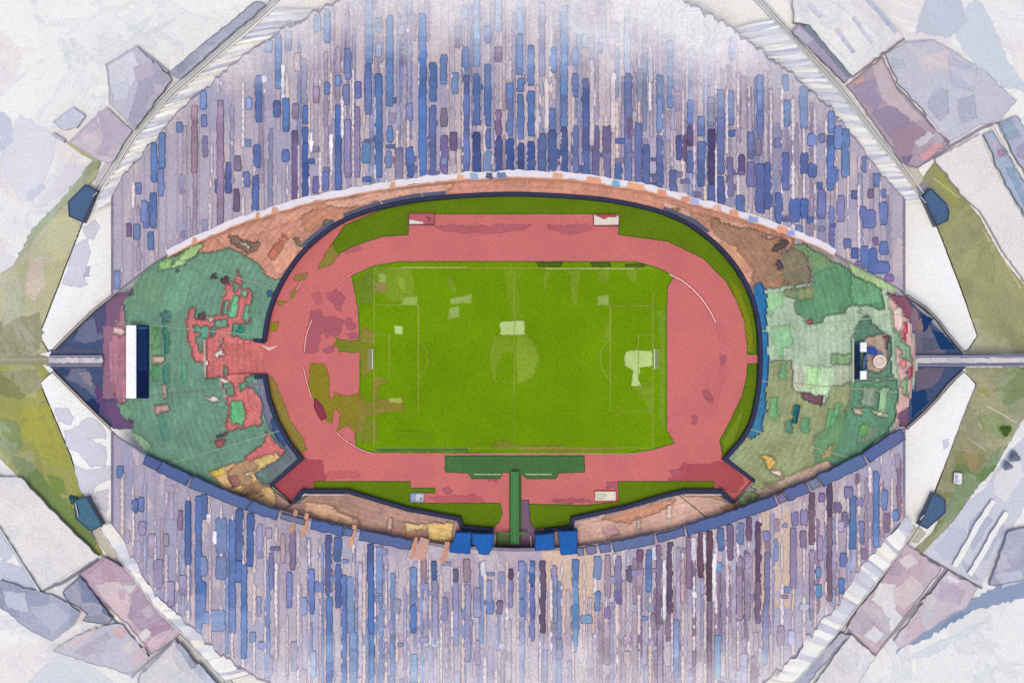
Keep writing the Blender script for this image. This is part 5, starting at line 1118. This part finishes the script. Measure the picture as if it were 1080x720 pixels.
# ------------------------------------------------------------------ buildings outside the roofs
def building(name, lab, cat, poly, h, col, spots=(), lights=(), parapet=None, grp=None, rw=1.0):
    h = h * .55; poly = rough(poly, 1.1, 5)
    cx = sum(p[0] for p in poly) / len(poly); cy = sum(p[1] for p in poly) / len(poly)
    w = at(cx, cy); o = thing(name, lab, cat, (w[0], w[1], 0), grp)
    b = MB(); b.sides(poly, 0, h - .3, mixc(col, (200, 196, 194), .5)); b.build('wall', 'stone', o)
    b = MB(); b.prism(poly, h - .4, h, col); zz = h + .02
    for q, c in spots:
        b.patch(q, zz, c, rim=dark(c, .86), rw=.45, amp=1.0); zz += .012
    b.build('roof', 'membrane', o)
    b = MB(); b.ribbon([*poly, poly[0]], rw, h + .25, parapet or dark(col, .82), thick=.3); b.build('parapet', 'stone', o)
    for L_, wd, c in lights:
        b = MB(); b.ribbon(rough(L_, .5, 4, False), wd, h + .4, c, thick=.35); b.build('skylight', 'glazing', o)
    return o
GB = 'flat buildings outside the stadium'
LG = (206, 206, 216)
building('flat_building', 'grey lavender flat-roofed building standing beyond the mauve roof', 'building', [(112, 68), (143, 49), (180, 84), (141, 136), (116, 110)], 6, (190, 188, 204), [([(150, 78), (164, 66), (180, 84), (142, 135), (136, 126)], (166, 162, 182)), ([(114, 70), (140, 54), (148, 72), (132, 104), (120, 106)], (214, 214, 222)), ([(140, 72), (160, 66), (164, 78), (146, 86)], (186, 176, 194)), ([(118, 92), (136, 84), (134, 104), (120, 106)], (204, 206, 216))], parapet=(188, 186, 198), grp=GB)
building('flat_building', 'faded mauve flat roof above the olive L-shaped verge', 'building', [(73, 150), (112, 114), (138, 138), (117, 172), (108, 170)], 4, (204, 192, 204), [([(104, 118), (114, 115), (136, 138), (118, 166), (100, 162), (110, 146)], (184, 170, 188)), ([(84, 148), (98, 134), (108, 150), (102, 160)], (214, 198, 204)), ([(90, 132), (100, 126), (104, 134), (96, 140)], (190, 182, 198))], parapet=(190, 182, 194), grp=GB)
building('flat_building', 'small pale blue-grey roof amid white paving', 'building', [(56, 128), (77, 113), (89, 122), (80, 134), (66, 138)], 4, (202, 206, 220), parapet=(196, 198, 210), grp=GB)
building('shed', 'narrow dark slate shed along the kerb wall', 'shed', [(178, 77), (222, 40), (272, 0), (280, 6), (232, 46), (190, 84)], 4, (170, 172, 190), [([(182, 76), (220, 44), (226, 46), (188, 80)], (150, 154, 172))], grp=GB)
b = MB(); b.ribbon([(142, 49), (160, 62), (177, 76)], 2.4, 2.4, (166, 168, 184), thick=2.4); tag(b.build('boundary_wall', 'stone'), 'low grey wall joining the slate shed to the grey lavender roof', 'wall', 'boundary walls')
b = MB(); b.ribbon([(55, 141), (68, 149)], 3, 2.2, (186, 186, 200), thick=2.2); tag(b.build('boundary_wall', 'stone'), 'short low grey wall at the tip of the olive verge', 'wall', 'boundary walls')
m = MB(); m.ribbon([(71, 150), (86, 160), (103, 168), (98, 182), (84, 198)], [3.5, 5, 7, 8, 9], .1, (184, 182, 138)); m.build('lawn', 'turf', kind='structure')
building('sports_hall', 'large white hall with grey roof slits', 'hall', [(838, 22), (854, 26), (899, 79), (953, 38), (922, 2), (905, -20), (862, -40), (836, -14)], 9, (230, 228, 227), [([(842, 14), (880, 4), (930, 40), (900, 70)], (234, 232, 230))],
         [([(854, 4), (866, 18)], 5, (206, 208, 218)), ([(883, 31), (893, 45), (901, 56)], 4, (192, 194, 210)), ([(900, 18), (910, 32), (921, 46)], 4, (200, 200, 214)), ([(914, -2), (930, 16), (945, 34)], 4, (176, 186, 206)), ([(884, 2), (892, 10)], 3, (214, 216, 224))], parapet=(222, 220, 216), grp=GB)
building('shed', 'lavender shed with a blue flank below the white hall', 'shed', [(835, 33), (843, 25), (898, 80), (893, 88)], 5, (166, 158, 180), [([(848, 28), (854, 27), (899, 78), (894, 82)], (128, 142, 164)), ([(836, 34), (844, 28), (858, 42), (850, 48)], (186, 184, 198))], parapet=(150, 148, 166), grp=GB)
building('flat_building', 'brown-mauve flat roof with a salmon corner', 'building', [(894, 90), (931, 60), (946, 92), (1000, 152), (968, 177), (952, 172), (904, 104)], 3, (176, 158, 172), [([(900, 92), (922, 84), (932, 100), (924, 116), (908, 106)], (160, 146, 172)), ([(920, 70), (930, 62), (944, 92), (960, 112), (974, 126), (960, 128), (930, 104)], (198, 180, 184)), ([(920, 118), (940, 112), (960, 126), (950, 150), (934, 140)], (154, 142, 164)), ([(938, 140), (962, 128), (976, 140), (964, 152), (958, 172), (950, 168)], (164, 140, 156)), ([(964, 150), (980, 139), (986, 144), (970, 156)], (202, 198, 202)), ([(970, 164), (990, 149), (996, 155), (974, 170)], (212, 160, 164)), ([(902, 86), (911, 79), (912, 84), (904, 90)], (202, 162, 158)), ([(952, 166), (962, 164), (958, 172), (953, 172)], (126, 118, 146))], grp=GB)
building('flat_building', 'wide pale grey-lavender roof with darker round blots', 'building', [(934, 57), (956, 46), (985, 42), (1012, 58), (1042, 78), (1072, 106), (1054, 128), (1034, 132), (1003, 150), (970, 112), (948, 88)], 4, (196, 196, 208), [([(985, 92), (1000, 96), (1000, 120), (990, 128), (978, 110)], (178, 178, 194)), ([(1010, 106), (1028, 100), (1030, 124), (1014, 130)], (180, 180, 196)), ([(940, 62), (952, 64), (956, 72), (942, 73)], (182, 190, 200)), ([(966, 62), (1000, 52), (1010, 70), (974, 78)], (214, 202, 206)), ([(976, 122), (990, 126), (1000, 138), (1002, 148), (990, 140)], (206, 196, 206)), ([(1000, 60), (1030, 74), (1028, 96), (1004, 90)], (188, 190, 206))], parapet=(186, 186, 200), rw=.6, grp=GB)
building('flat_building', 'plain off-white flat roof beside the khaki lawn', 'building', [(986, 168), (1034, 142), (1050, 178), (1070, 214), (1100, 262), (1100, 312), (1084, 300), (1060, 268), (1036, 226), (1014, 204)], 5, (230, 226, 222), parapet=(206, 204, 208), rw=.7, grp=GB)
building('long_shed', 'long blue-grey shed roof beside the plain off-white roof', 'shed', [(1038, 142), (1048, 138), (1066, 168), (1104, 232), (1104, 262), (1072, 212), (1052, 176)], 4, (168, 184, 202), [([(1040, 144), (1050, 146), (1060, 164), (1052, 168)], (186, 178, 196)), ([(1052, 158), (1058, 156), (1060, 164), (1054, 166)], (168, 140, 164)), ([(1060, 176), (1068, 178), (1096, 232), (1090, 236)], (142, 166, 188))], parapet=(150, 164, 184), rw=.7, grp=GB)
building('flat_building', 'slate blue and lavender roof behind the thin white pole line', 'building', [(1054, 130), (1072, 122), (1092, 150), (1110, 200), (1086, 190), (1066, 156)], 4, (178, 180, 200), [([(1054, 132), (1066, 126), (1076, 144), (1062, 148)], (148, 166, 186)), ([(1072, 156), (1080, 152), (1084, 168), (1074, 166)], (164, 158, 184))], rw=.6, grp=GB)
b = MB(); b.ribbon([(1048, 131), (1064, 160), (1084, 196)], 1.2, 6.5, (232, 226, 220), thick=.5)
for f in ((1048, 131), (1064, 160), (1080, 189)):
    q = at(*f, 6); b.tube((q[0], q[1], 0), (q[0], q[1], 6.2), .15, (220, 216, 210))
tag(b.build('hand_rail', 'metal'), 'white pole line beside the slate blue roof', 'rail')
# SW
building('flat_building', 'cream flat roof wedge beside the yellow-green lawn', 'building', [(-40, 500), (12, 503), (22, 504), (52, 536), (103, 587), (44, 622), (0, 553), (-40, 510)], 5, (232, 228, 224), parapet=(208, 206, 208), rw=.8, grp=GB)
b = MB(); b.ribbon([(-20, 530), (-2, 555), (20, 590), (41, 623)], 3.2, 1.5, (176, 182, 196), thick=1.5); b.ribbon([(-20, 530), (-2, 555), (20, 590), (41, 623)], 1, 1.8, (236, 236, 236), thick=.3); tag(b.build('boundary_wall', 'stone'), 'white-topped low wall along the cream flat roof wedge', 'wall', 'boundary walls')
building('flat_building', 'mauve flat roof with a white rectangle and a pale pink stripe', 'building', [(84, 605), (108, 588), (133, 598), (150, 613), (191, 668), (160, 690), (140, 664), (112, 638)], 4, (186, 160, 176), [([(100, 617), (122, 607), (125, 613), (134, 624), (140, 640), (134, 648), (140, 658), (134, 658), (120, 645)], (212, 192, 196)), ([(130, 617), (141, 617), (146, 612), (141, 622), (136, 627)], (214, 208, 204)), ([(126, 622), (131, 622), (131, 632), (127, 631)], (206, 160, 172)), ([(140, 628), (150, 616), (180, 652), (184, 662), (160, 676), (150, 664), (136, 650)], (172, 148, 170)), ([(148, 644), (158, 637), (164, 646), (156, 652)], (192, 176, 192)), ([(142, 672), (154, 662), (160, 667), (148, 678)], (222, 218, 216)), ([(152, 680), (166, 668), (180, 664), (166, 684)], (206, 180, 190)), ([(92, 606), (108, 592), (128, 598), (140, 612), (120, 612), (100, 616)], (190, 160, 178))], grp=GB)
building('flat_building', 'dark slate-blue roof beside the mauve roof', 'building', [(66, 624), (84, 607), (118, 652), (114, 659), (88, 654), (92, 646), (72, 634)], 5, (104, 116, 148), [([(84, 618), (94, 624), (108, 650), (92, 648)], (110, 126, 156)), ([(68, 624), (78, 616), (84, 624), (88, 640), (76, 634)], (142, 138, 162))], rw=.6, grp=GB)
building('flat_building', 'pale lavender roof next to the dark slate-blue roof', 'building', [(0, 612), (40, 624), (62, 630), (84, 646), (76, 660), (56, 676), (30, 664), (0, 640)], 3, (148, 154, 180), [([(30, 640), (60, 636), (74, 650), (56, 668)], (176, 178, 198)), ([(4, 622), (26, 626), (30, 646), (8, 640)], (196, 198, 212))], parapet=(190, 192, 208), rw=.5, grp=GB)
building('flat_building', 'patchwork roof of salmon, beige and blue-grey squares', 'building', [(56, 686), (80, 670), (118, 658), (128, 658), (156, 692), (136, 712), (110, 702), (96, 700)], 3, (184, 188, 204), [([(118, 664), (126, 660), (134, 668), (124, 674)], (206, 168, 172)), ([(128, 682), (138, 674), (144, 684), (132, 690)], (206, 202, 200)), ([(136, 694), (152, 682), (156, 692), (140, 704)], (206, 182, 192)), ([(62, 684), (82, 672), (100, 662), (98, 670), (78, 680)], (212, 186, 188)), ([(78, 688), (112, 666), (116, 672), (90, 692)], (164, 156, 182)), ([(98, 680), (112, 674), (110, 686), (102, 690)], (166, 176, 196))], parapet=(186, 188, 202), rw=.5, grp=GB)
building('flat_building', 'light grey building with a dark slate flank near the bottom edge', 'building', [(146, 714), (184, 676), (200, 694), (228, 724), (232, 760), (150, 770)], 6, (212, 212, 214), [([(186, 680), (202, 696), (200, 712), (190, 706), (182, 690)], (196, 198, 206)), ([(160, 704), (180, 690), (190, 708), (170, 716)], (222, 221, 220))], [([(187, 680), (196, 690), (204, 704)], 6, (160, 166, 184)), ([(206, 702), (220, 718), (232, 732)], 9, (186, 190, 204))], parapet=(164, 168, 182), rw=1.8, grp=GB)
# SE
building('flat_building', 'pink flat roof with large white squares', 'building', [(956, 573), (993, 600), (976, 622), (924, 690), (893, 662), (906, 640), (924, 620), (935, 604)], 4, (196, 170, 178), [([(936, 604), (950, 584), (956, 596), (948, 606)], (180, 160, 176)), ([(948, 590), (962, 584), (968, 594), (956, 600)], (222, 208, 208)), ([(928, 614), (944, 616), (946, 626), (944, 644), (952, 652), (940, 666), (930, 640), (920, 632)], (230, 226, 224)), ([(944, 620), (962, 606), (976, 620), (964, 634), (952, 642), (944, 634)], (220, 200, 200)), ([(896, 656), (906, 642), (916, 644), (926, 650), (914, 672), (904, 668)], (166, 150, 174)), ([(908, 638), (920, 634), (938, 652), (936, 668), (926, 660)], (200, 180, 188)), ([(912, 670), (922, 660), (932, 668), (924, 678)], (228, 226, 224))], grp=GB)
building('flat_building', 'faded pink roof across the dark lane from the white-squared roof', 'building', [(1000, 602), (1030, 619), (1020, 640), (1000, 650), (950, 684), (942, 676)], 3, (206, 188, 198), [([(1000, 606), (1012, 612), (1010, 616), (998, 610)], (234, 230, 230)), ([(992, 612), (1018, 622), (1012, 636), (990, 632)], (190, 166, 188)), ([(972, 634), (982, 626), (990, 630), (980, 644)], (214, 206, 204)), ([(960, 656), (970, 650), (974, 664), (956, 672)], (206, 180, 188))], parapet=(196, 182, 192), rw=.5, grp=GB)
m = MB()
m.patch([(972, 584), (1000, 556), (1018, 532), (1040, 514), (1062, 478), (1080, 462), (1100, 500), (1072, 548), (1044, 600), (1034, 616)], .06, (206, 208, 220), rim=(186, 188, 204), rw=.5, amp=1)
for q, c in [([(986, 578), (1004, 556), (1018, 560), (1010, 586), (996, 590)], (194, 198, 214)), ([(1024, 548), (1034, 540), (1046, 548), (1036, 566), (1026, 580), (1022, 566)], (186, 190, 210)), ([(1044, 560), (1056, 546), (1060, 556), (1040, 590), (1030, 596)], (188, 192, 212)), ([(1014, 590), (1022, 598), (1034, 612), (1022, 608)], (188, 192, 210)), ([(1050, 500), (1072, 480), (1080, 500), (1060, 530), (1048, 520)], (224, 222, 226))]:
    m.patch(q, .1, c, rim=dark(c, .9), rw=.4, amp=1.1)
m.build('car_park', 'stone', kind='structure')
for L_, lab in (([(1048, 528), (1032, 552), (1020, 574), (1007, 597)], 'white low canopy bar nearer the lawn in the lavender car park'), ([(1062, 540), (1048, 562), (1036, 584), (1023, 606)], 'white low canopy bar nearer the slate roof in the lavender car park')):
    w = at(*L_[1]); o = thing('parking_canopy', lab, 'canopy', (w[0], w[1], 0), 'parking canopies')
    b = MB(); Lr = rough(resample(L_, 5, False), .5, 4, False); b.ribbon(Lr, [5.5 + RN.uniform(-.8, .8) for _ in Lr], 2.2, (238, 236, 233), thick=.2); b.build('canopy_roof', 'cloth', o)
    for p_ in L_:
        q = at(*p_, 2); b = MB(); b.tube((q[0], q[1], 0), (q[0], q[1], 2.0), .15, (200, 200, 204)); b.build('post', 'metal', o)
building('flat_building', 'slate lavender roof beyond the parking canopies', 'building', [(1064, 560), (1084, 556), (1110, 580), (1108, 606), (1078, 612), (1044, 618), (1052, 592)], 5, (160, 160, 184), [([(1062, 566), (1076, 562), (1082, 590), (1060, 602), (1054, 590)], (162, 162, 184)), ([(1050, 606), (1076, 600), (1080, 612), (1058, 620)], (190, 194, 208))], rw=.6, grp=GB)
building('shed', 'long blue-grey shed running off the bottom edge beside the kerb wall', 'shed', [(888, 667), (896, 669), (868, 702), (840, 736), (826, 730), (852, 702)], 4, (172, 176, 196), [([(888, 668), (894, 671), (880, 686), (870, 688)], (150, 158, 176)), ([(858, 698), (872, 688), (862, 706), (850, 714)], (164, 166, 190))], grp=GB)
building('flat_building', 'near-white flat roof below the pink roof', 'building', [(897, 670), (924, 692), (904, 724), (880, 760), (846, 740), (872, 704)], 4, (230, 229, 229), [([(890, 682), (908, 694), (896, 712), (880, 700)], (220, 222, 226))], parapet=(206, 206, 212), rw=.8, grp=GB)
# dark lanes
rd = MB(); zk = .06
for L_, wd, c in [([(945, 92), (975, 124), (1003, 156)], 4, (160, 156, 174)), ([(968, 176), (1000, 156), (1034, 136), (1054, 128)], 3.5, (160, 150, 170)), ([(84, 606), (112, 644), (130, 664), (158, 692)], 3.4, (140, 148, 168)), ([(138, 714), (160, 694), (184, 674)], 3.5, (168, 170, 182)), ([(44, 622), (66, 614), (84, 603), (104, 588)], 4, (138, 140, 156)),
                  ([(998, 600), (976, 628), (950, 658), (920, 692)], 4, (160, 158, 168)), ([(966, 581), (998, 599), (1030, 617), (1036, 620)], 3, (140, 138, 148)), ([(893, 664), (908, 677), (924, 692)], 3, (168, 166, 176)), ([(898, 82), (926, 61), (954, 41)], 3, (158, 150, 166)), ([(73, 150), (92, 132), (106, 118)], 3, (196, 196, 208)), ([(953, 44), (985, 42)], 2, (200, 200, 210))]:
    rd.ribbon(rough(L_, .4, 5, False), wd, zk, c); zk += .012
rd.build('road', 'stone', kind='structure')
ws = MB()
for q, c in [([(1078, 600), (1100, 612), (1080, 630), (1040, 640), (1010, 646), (980, 672), (952, 682), (944, 690), (960, 670), (1000, 640), (1040, 625)], (144, 160, 186)), ([(1000, 646), (1030, 636), (1016, 650), (990, 664)], (130, 148, 176)), ([(960, 692), (1000, 672), (1040, 655), (1020, 670), (980, 692)], (218, 222, 228)),
             ([(1000, 20), (1030, 0), (1044, 20), (1060, 60), (1084, 96), (1060, 92), (1020, 60)], (206, 214, 222)), ([(975, 0), (1010, -10), (1020, 24), (1000, 40), (966, 34)], (196, 202, 214)), ([(0, 170), (20, 120), (60, 146), (48, 190), (20, 210)], (222, 222, 230)), ([(0, 118), (10, 124), (14, 150), (0, 160)], (204, 206, 220)), ([(40, 220), (70, 176), (96, 176), (64, 206)], (222, 218, 226)), ([(22, 190), (40, 184), (46, 200), (30, 212)], (206, 208, 220)), ([(0, 590), (30, 604), (44, 626), (20, 622), (0, 612)], (200, 204, 218)), ([(0, 560), (16, 584), (6, 590), (-10, 580)], (206, 210, 222)),
             ([(30, 720), (60, 690), (100, 704), (120, 720)], (216, 220, 226)), ([(60, 648), (88, 640), (94, 652), (70, 662)], (226, 216, 214)), ([(1060, 200), (1080, 226), (1080, 260), (1066, 240)], (206, 206, 216))]:
    ws.patch(q, .04 + .01 * RN.random(), c, rim=dark(c, .93), rw=.5, amp=2)
for q, c in [([(100, 190), (112, 172), (120, 178), (108, 200)], (206, 200, 204)), ([(108, 556), (118, 572), (124, 586), (118, 590), (104, 572), (98, 562)], (196, 190, 172)), ([(952, 174), (968, 178), (974, 190), (962, 200), (950, 180)], (202, 196, 182)), ([(958, 560), (968, 556), (976, 562), (968, 572), (958, 570)], (192, 188, 170)), ([(96, 562), (108, 558), (110, 566), (100, 568)], (126, 118, 132)), ([(108, 588), (126, 586), (132, 596), (118, 596)], (150, 152, 172)), ([(966, 196), (980, 194), (978, 198), (970, 204)], (150, 150, 166))]:
    ws.patch(q, .16 + .03 * RN.random(), c, rim=dark(c, .8), rw=.6, amp=.6)
ws.build('pavement', 'stone', kind='structure')

# small white shed and shrubs on the lower right lawn
o = building('shed', 'small white shed alone on the green lawn', 'shed', [(1006, 498), (1016, 500), (1015, 512), (1005, 510)], 3, (240, 240, 238), [([(1008, 500), (1011, 500), (1010, 509), (1007, 508)], (190, 192, 212))], parapet=(120, 122, 100))
def shrub(px, py, r, col, name, label, cat, grp, trunk=True, h=4):
    w = at(px, py); o = thing(name, label, cat, (w[0], w[1], .05), grp)
    w = at(px, py, h)
    rr = random.Random(int(px * 7 + py))
    if trunk:
        b = MB(); b.tube((w[0], w[1], .05), (w[0], w[1], h * .7), .28, (96, 82, 70), 8, .15)
        for k in range(4):
            a = rr.uniform(0, 6.28); b.tube((w[0], w[1], h * .5), (w[0] + math.cos(a) * r * .5, w[1] + math.sin(a) * r * .5, h * .85), .12, (96, 82, 70), 6, .05)
        b.build('trunk', 'stone', o)
    b = MB()
    for k in range(420):
        a = rr.uniform(0, 6.28); u = rr.uniform(0, 1) ** .5; lob = 1 + .25 * math.sin(3 * a + px)
        x = w[0] + math.cos(a) * r * u * lob; y = w[1] + math.sin(a) * r * u * lob
        z = h * .6 + (h * .55) * math.sqrt(max(0, 1 - u * u)) * rr.uniform(.3, 1)
        if not trunk: z = z - h * .4
        sz = rr.uniform(.18, .4)
        n1 = Vector((rr.gauss(0, 1), rr.gauss(0, 1), rr.gauss(0, .6))).normalized() * sz; n2 = n1.orthogonal().normalized() * sz * .7
        c = tuple(v * rr.uniform(.75, 1.2) for v in col); p_ = Vector((x, y, z))
        b.face([p_ - n1, p_ + n2, p_ + n1, p_ - n2], c)
    b.build('crown', 'turf', o)
shrub(1071, 482, 1.9, (136, 148, 172), 'tree', 'larger blue-grey round tree at the lawn edge beside the lavender car park', 'tree', 'trees at the lawn edge')
shrub(1064, 491.5, 1.5, (146, 152, 176), 'tree', 'smaller blue-grey tree touching the larger round tree at the lawn edge', 'tree', 'trees at the lawn edge')
shrub(1062, 454, 1.9, (88, 128, 62), 'bush', 'bright green bush at the end of the olive streak on the lawn', 'bush', 'bushes on the lawn', False, 2)
shrub(76, 527, 1.6, (76, 120, 128), 'bush', 'teal bush against the flank of the teal-navy anchor block', 'bush', 'bushes on the lawn', False, 2)

# ------------------------------------------------------------------ light, sky, camera
wd = bpy.data.worlds.new('World'); sc.world = wd; wd.use_nodes = True
nt = wd.node_tree
sky = nt.nodes.new('ShaderNodeTexSky'); sky.sky_type = 'NISHITA'; sky.sun_disc = False
EL, AZ = 79, 200
sky.sun_elevation = math.radians(EL); sky.sun_rotation = math.radians(AZ)
sky.dust_density = 3
bg = nt.nodes['Background']; nt.links.new(sky.outputs[0], bg.inputs[0]); bg.inputs[1].default_value = .115
sd = bpy.data.lights.new('sun', 'SUN'); sd.energy = 1.5; sd.angle = math.radians(26); sd.color = (1, .93, .80)
so = bpy.data.objects.new('sun', sd); COL.objects.link(so)
so.rotation_euler = (math.radians(90 - EL), 0, math.radians(180 - AZ))
cam = bpy.data.cameras.new('camera'); co = bpy.data.objects.new('camera', cam); COL.objects.link(co)
co.location = (0, 0, H)
cam.sensor_width = 36; cam.lens = 36 * H / (1080 * S)
cam.clip_end = 5000; cam.clip_start = 1
sc.camera = co
sc.view_settings.view_transform = 'Standard'; sc.view_settings.look = 'None'; sc.view_settings.gamma = 1; sc.view_settings.use_curve_mapping = False
sc.view_settings.exposure = 0.10
sc.cycles.max_bounces = 4
for o in list(bpy.data.objects):
    if '_loc' in o: del o['_loc']
